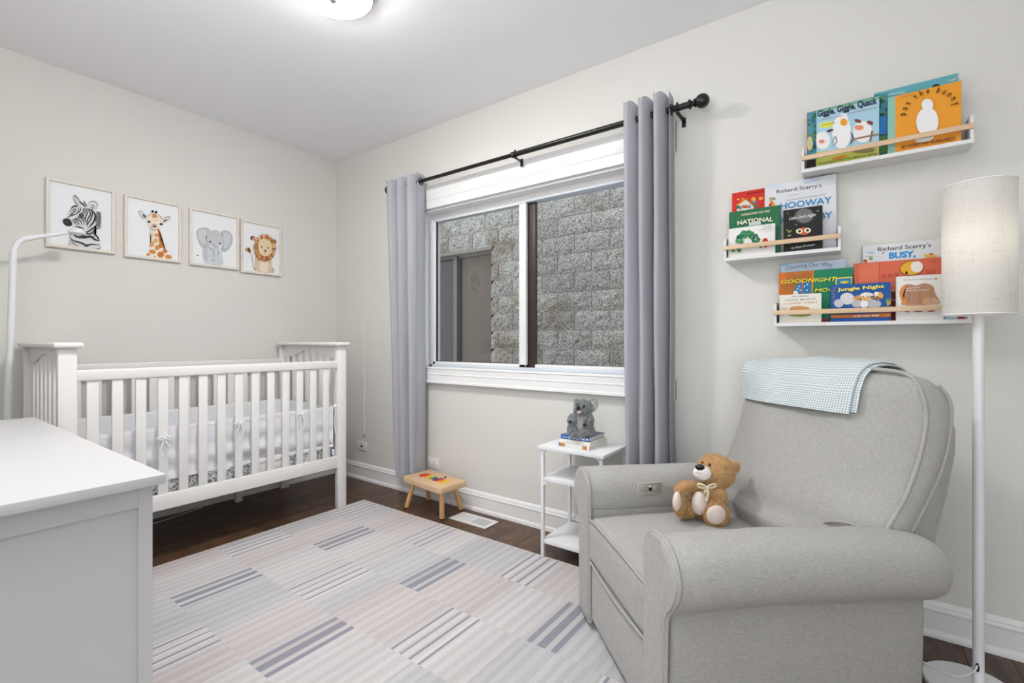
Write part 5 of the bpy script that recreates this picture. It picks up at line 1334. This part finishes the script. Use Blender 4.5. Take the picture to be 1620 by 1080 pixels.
t, a, R_ = book('green board book with cream capital letters, left on the middle ledge', 1153.5, 1234, 335, -.062, zb, (36, 108, 70), th=.018, ytop2=325); a.conv = c2; 
for k in range(26): a.ell((rz.uniform(170, 640), rz.uniform(450, 640)), 4, 4, (110, 160, 120), n=6)
a.text('WINDOWS TO THE', (270, 520), (560, 480), .009, (228, 222, 190), .02); a.text('NATIONAL', (236, 612), (590, 572), .0175, (236, 230, 205), .03, arc=.004); a.poly([(350, 590), (470, 575), (470, 605), (350, 620)], (206, 218, 224)); a.text('PARKS', (370, 612), (460, 600), .004, (120, 130, 140)); a.build('cover_print', t)
t, a, R_ = book('small white board book with a dark green blotch, front left of the middle ledge', 1152, 1226, 362, -.084, zb, (234, 234, 230), th=.016, ytop2=353); a.conv = c2
rz = random.Random(8)
for k in range(46):
    th = PI*(.0+1.0*rz.random()); r1 = rz.uniform(62, 118); a.ell((335+r1*math.cos(th)*1.0, 785-r1*math.sin(th)*.95), 22, 15, rz.choice([(28, 120, 80), (20, 92, 74), (60, 140, 90), (16, 76, 62), (80, 150, 80)]), rz.uniform(0, 3), 9)
for k in range(10): a.ell((rz.uniform(170, 260), rz.uniform(830, 880)), 16, 12, rz.choice([(28, 110, 70), (60, 140, 80)]), 0, 8)
a.ell((516, 790), 32, 48, (198, 40, 34)); a.ell((470, 825), 16, 18, (28, 120, 80)); a.text('THE VERY', (490, 625), (585, 612), .005, (120, 120, 120)); a.text('HUNGRY', (497, 645), (585, 632), .005, (120, 120, 120)); a.text('CATERPILLAR', (450, 668), (585, 652), .005, (120, 120, 120)); a.text('by Eric Carle', (505, 685), (580, 676), .0035, (150, 150, 150)); a.build('cover_print', t)
t, a, R_ = book('black board book with a pale moon, right on the middle ledge', 1239.5, 1301, 333, -.080, zb, (28, 27, 28), th=.018, ytop2=324); a.conv = c2
a.ell((905, 515), 104, 80, (62, 62, 64), -.1, 30); a.ell((905, 515), 88, 70, (112, 112, 114), -.1, 30); a.ell((740, 490), 4, 4, (220, 220, 220)); a.ell((1040, 468), 6, 6, (220, 220, 220)); a.ell((822, 606), 5, 5, (200, 200, 200)); a.ell((760, 675), 24, 8, (130, 150, 60), -.6, 10); a.ell((740, 665), 18, 7, (130, 150, 60), .5, 10); a.ell((755, 715), 22, 8, (150, 160, 60), -.3, 10)
a.ell((897, 672), 60, 38, (204, 90, 50)); a.ell((855, 672), 34, 25, (236, 232, 210)); a.ell((938, 663), 34, 25, (236, 232, 210)); a.ell((857, 672), 16, 14, (50, 60, 40)); a.ell((938, 663), 16, 14, (50, 60, 40))
a.text("Little Owl's Night", (752, 560), (1024, 518), .0125, (236, 236, 236), .006, .35); a.text('by Divya Srinivasan', (776, 850), (1012, 812), .0075, (236, 236, 236), .004, .3); a.build('cover_print', t)
# --- lowest ledge
zb = L3[2]+.0142
t, a, R_ = book('pale blue picture book with curved lettering, back left of the lowest ledge', 1234.5, 1338, 418, -.026, zb, (190, 208, 228), th=.010, ytop2=409); a.conv = c3
a.poly([(165, 318), (300, 305), (240, 330), (170, 340)], (150, 184, 214), 4); a.poly([(500, 290), (860, 265), (860, 285), (560, 310)], (206, 218, 232), 4); a.text('Counting Our Way', (225, 385), (722, 348), .017, (96, 96, 120), 0, arc=.006); a.build('cover_print', t)
t, a, R_ = book('green and orange striped picture book with yellow capitals, left on the lowest ledge', 1232.5, 1349.5, 432, -.046, zb, (24, 130, 92), th=.010, ytop2=422, spine=(208, 112, 40)); a.conv = c3
a.poly([(155, 410), (525, 385), (510, 640), (150, 660)], (206, 112, 36))
for k in range(15): a.stroke([(160+k*16, 640-k*2), (185+k*18, 540), (240+k*19, 470), (230+k*18, 402)], 6, (70, 100, 60))
a.poly([(310, 600), (340, 545), (395, 520), (395, 640), (310, 640)], (20, 120, 180), 0); a.poly([(410, 520), (495, 510), (495, 640), (410, 640)], (20, 120, 180)); a.ell((330, 630), 26, 26, (236, 232, 220)); a.stroke([(402, 500), (402, 640)], 14, (214, 90, 40), False); a.stroke([(510, 440), (505, 640)], 16, (226, 140, 50), False)
for q in ((365, 560), (350, 585), (380, 600), (455, 540), (425, 560), (450, 600)): a.ell(q, 8, 8, (230, 230, 200), n=8)
a.poly([(755, 470), (932, 455), (930, 540), (755, 560)], (236, 214, 90)); a.poly([(768, 482), (922, 468), (920, 540), (768, 550)], (30, 130, 180)); a.ell((850, 515), 46, 14, (226, 200, 70), -.05)
a.text('GOODNIGHT', (175, 532), (770, 498), .0155, (244, 228, 70), .012, .2); a.text('MOON', (532, 622), (830, 605), .0145, (244, 228, 70), .012, .2); a.poly([(600, 905), (690, 900), (690, 930), (600, 930)], (150, 50, 40)); a.build('cover_print', t)
t, a, R_ = book('white picture book with bold blue word, back right of the lowest ledge', 1364, 1518, 389.5, -.026, zb, (224, 226, 228), th=.010, ytop2=374); a.conv = c4
a.ell((250, 200), 46, 12, (170, 204, 226)); a.stroke([(195, 240), (300, 236)], 4, (120, 130, 140)); a.ell((255, 262), 20, 18, (120, 160, 100)); a.ell((195, 288), 24, 18, (206, 80, 50)); a.stroke([(372, 208), (400, 196)], 12, (60, 120, 190)); a.poly([(820, 215), (960, 225), (950, 250), (830, 252)], (230, 190, 80)); a.ell((900, 214), 26, 10, (206, 100, 80))
a.text("Richard Scarry's", (330, 186), (896, 136), .0155, (44, 46, 60), .004); a.text('BUSY,', (448, 262), (732, 240), .022, (36, 146, 214), .045); a.build('cover_print', t)
t, a, R_ = book('coral red picture book with a yellow rounded shape, right half of the lowest ledge', 1351, 1506, 417.5, -.044, zb, (216, 104, 76), th=.010, ytop2=404.5); a.conv = c4
a.poly([(130, 330), (340, 308), (340, 520), (130, 520)], (222, 116, 84)); a.stroke([(345, 305), (345, 520)], 5, (170, 70, 50), False); a.stroke([(110, 330), (110, 520)], 4, (180, 80, 60), False)
for q in range(3): a.poly([(365+q*70, 430-q*6), (415+q*70, 425-q*6), (415+q*70, 470-q*6), (365+q*70, 475-q*6)], (190, 84, 62))
a.poly([(840, 380), (940, 370), (940, 415), (840, 425)], (204, 92, 70)); a.poly([(900, 275), (950, 270), (950, 305), (900, 310)], (204, 92, 70))
a.ell((690, 365), 128, 78, (60, 40, 30), -.1); a.ell((690, 365), 122, 73, (232, 176, 44), -.1); a.ell((745, 350), 66, 60, (240, 232, 224), -.1); a.ell((635, 415), 14, 17, (40, 30, 26)); a.poly([(475, 590), (530, 585), (530, 615), (475, 615)], (196, 160, 80)); a.poly([(475, 615), (530, 612), (530, 915), (470, 915)], (110, 30, 30)); a.text('300', (476, 712), (530, 708), .005, (226, 220, 220)); a.build('cover_print', t)
t, a, R_ = book('small cream board book with red and grey capitals, front left of the lowest ledge', 1232.5, 1299.5, 467, -.078, zb, (232, 228, 216), th=.016, ytop2=463); a.conv = c3
a.text('GUESS', (290, 676), (466, 668), .0055, (110, 120, 130), .01); a.text('HOW MUCH', (218, 718), (540, 700), .0065, (110, 120, 130), .01); a.text('I LOVE YOU', (204, 754), (556, 736), .0065, (200, 90, 60), .01); a.ell((370, 800), 110, 32, (206, 150, 90)); a.ell((370, 858), 130, 26, (130, 150, 80)); a.ell((430, 855), 60, 10, (206, 130, 60)); a.ell((210, 790), 30, 18, (210, 214, 200)); a.build('cover_print', t)
t, a, R_ = book('blue board book with yellow lettering and pale animal shapes, centre of the lowest ledge', 1313.5, 1409, 451, -.084, zb, (24, 88, 160), th=.018, ytop2=446); a.conv = c3
rz = random.Random(6)
for k in range(8): a.ell((740+rz.uniform(-15, 15), 575+k*24), 18, 6, (150, 110, 110), rz.uniform(-.6, .6), 8)
a.ell((880, 690), 76, 64, (214, 214, 218)); a.ell((790, 740), 50, 44, (196, 200, 206)); a.ell((1050, 690), 110, 40, (226, 176, 110)); a.ell((985, 745), 60, 40, (188, 190, 196)); a.ell((1160, 745), 84, 44, (186, 188, 194)); a.ell((1060, 750), 40, 44, (236, 236, 236)); a.ell((1090, 650), 70, 26, (236, 230, 220)); a.ell((1215, 660), 50, 42, (226, 170, 96)); a.ell((1190, 640), 24, 22, (238, 236, 230))
for k in range(22): a.ell((rz.uniform(960, 1250), rz.uniform(660, 710)), 7, 6, (40, 34, 34), 0, 6)
for k in range(8): a.stroke([(1310, 770), (1300+k*12, 730-k*4), (1290+k*18, 690-k*6)], 8, (170, 180, 60))
a.text('Jungle Night', (775, 612), (1275, 574), .0125, (240, 226, 90), .03)
a.poly([(705, 868), (1380, 838), (1380, 885), (705, 898)], (200, 110, 50)); a.text('YO-YO MA', (945, 886), (1225, 876), .0052, (245, 245, 240), .03); a.text('cello', (1270, 874), (1360, 870), .005, (240, 200, 80), .01); a.poly([(705, 838), (845, 832), (845, 858), (705, 862)], (70, 110, 50)); a.build('cover_print', t)
t, a, R_ = book('white board book with a brown blotch shape, beside the lamp shade on the lowest ledge', 1417, 1493, 437.5, -.080, zb, (234, 232, 228), th=.016, ytop2=433); a.conv = c4
a.text('Bill Martin Jr / Eric Carle', (602, 498), (914, 484), .0042, (60, 60, 60)); a.ell((950, 478), 18, 9, (206, 130, 60)); a.poly([(560, 640), (590, 560), (660, 535), (740, 550), (830, 525), (920, 560), (945, 640), (980, 700), (960, 750), (600, 760), (600, 700)], (186, 140, 112), 5); a.poly([(560, 640), (590, 565), (640, 545), (600, 640), (640, 750), (600, 750)], (226, 140, 70), 4); a.poly([(820, 690), (900, 680), (980, 710), (960, 750), (820, 750)], (206, 170, 136), 4)
for k in range(12): a.stroke([(640+k*24, 570+rz.uniform(0, 30)), (650+k*22, 650), (640+k*24, 745)], 8, rz.choice([(160, 116, 92), (206, 150, 104), (172, 128, 120)]))
a.text('Brown Bear, Brown Bear,', (625, 590), (780, 572), .0045, (246, 240, 232), .02); a.text('What Do You See?', (625, 615), (870, 600), .0045, (246, 240, 232), .02); a.ell((640, 825), 24, 10, (150, 80, 40)); a.ell((760, 820), 54, 12, (150, 80, 40)); a.ell((895, 820), 44, 10, (150, 50, 30)); a.build('cover_print', t)
t, a, R_ = book('slim picture book with light blue lower edge, behind the lamp shade on the lowest ledge', 1493.5, 1528, 440, -.070, zb, (186, 204, 226), th=.010, ytop2=438); a.conv = c4
a.poly([(1180, 868), (1250, 868), (1250, 905), (1180, 905)], (170, 50, 40)); a.build('cover_print', t)

# ================================================================== RIGHT FLOOR LAMP
FX, FY = 3.722, -.285
t = thing('floor_lamp', 'white floor lamp with tall cylindrical linen shade, in front of the right wall ledges', 'floor lamp', (FX, FY, 0))
bcx, bcy = FX-.02, FY-.02
obj('base', lathe(new(), [(.112, 0), (.114, .004), (.114, .016), (.110, .020), (.03, .021)], (bcx, bcy, 0), 56), M_metalw, t)
obj('pole', lathe(new(), [(.0135, .02), (.0135, 1.30)], (FX, FY, 0), 24), M_metalw, t, smooth=60)
SHZ0, SHZ1, SHR = 1.142, 1.535, .0835
b = new(); rings = []
for z, r in ((SHZ0, SHR), (SHZ1, SHR), (SHZ1, SHR-.0015), (SHZ0, SHR-.0015)): rings.append([(FX+r*math.cos(2*PI*k/64), FY+r*math.sin(2*PI*k/64), z) for k in range(64)])
rings.append(rings[0]); loft(b, rings, False, False); bmesh.ops.remove_doubles(b, verts=b.verts[:], dist=1e-6); obj('lamp_shade', b, M_shade, t, smooth=50)
for z in (SHZ0, SHZ1): obj('shade_ring', tube(new(), [(FX+SHR*math.cos(2*PI*k/48), FY+SHR*math.sin(2*PI*k/48), z) for k in range(48)], .0022, 6, closed=True), M_trimfab, t)
b = new()
for k in range(3): a_ = 2*PI*k/3+.5; tube(b, [(FX, FY, 1.50), (FX+(SHR-.002)*math.cos(a_), FY+(SHR-.002)*math.sin(a_), SHZ1-.004)], .0015, 6)
obj('shade_spider', b, M_metalw, t)
obj('bulb', ellipsoid(new(), (FX, FY, 1.37), (.03, .03, .042), None, 16, 12), emit_material('warm_bulb', (1, .95, .88, 1), 5), t)
pl = bpy.data.lights.new('floor_lamp_bulb', 'POINT'); pl.energy = .55; pl.shadow_soft_size = .05; pl.color = (1, .96, .90); po = bpy.data.objects.new('floor_lamp_bulb', pl); COL.objects.link(po); po.location = (FX, FY, 1.36)
sd = Vector((-.9, -.44, 0)).normalized(); fr_ = Vector((FX, FY, 0))+Vector((-_ca*.35+_sa*.0, -.9, 0)).normalized()*.0137
b = new(); ellipsoid(b, fr_+Vector((0, 0, .075)), (.005, .004, .014), None, 10, 8); obj('cord_slot', b, M_dark, t)
obj('cord', tube(new(), catmull([fr_+Vector((0, -.001, .083)), fr_+Vector((-.012, -.006, .06)), fr_+Vector((-.05, -.0, .030)), fr_+Vector((-.12, .03, .026)), fr_+Vector((-.20, .06, .003))], 6), .0028, 8), M_white, t)
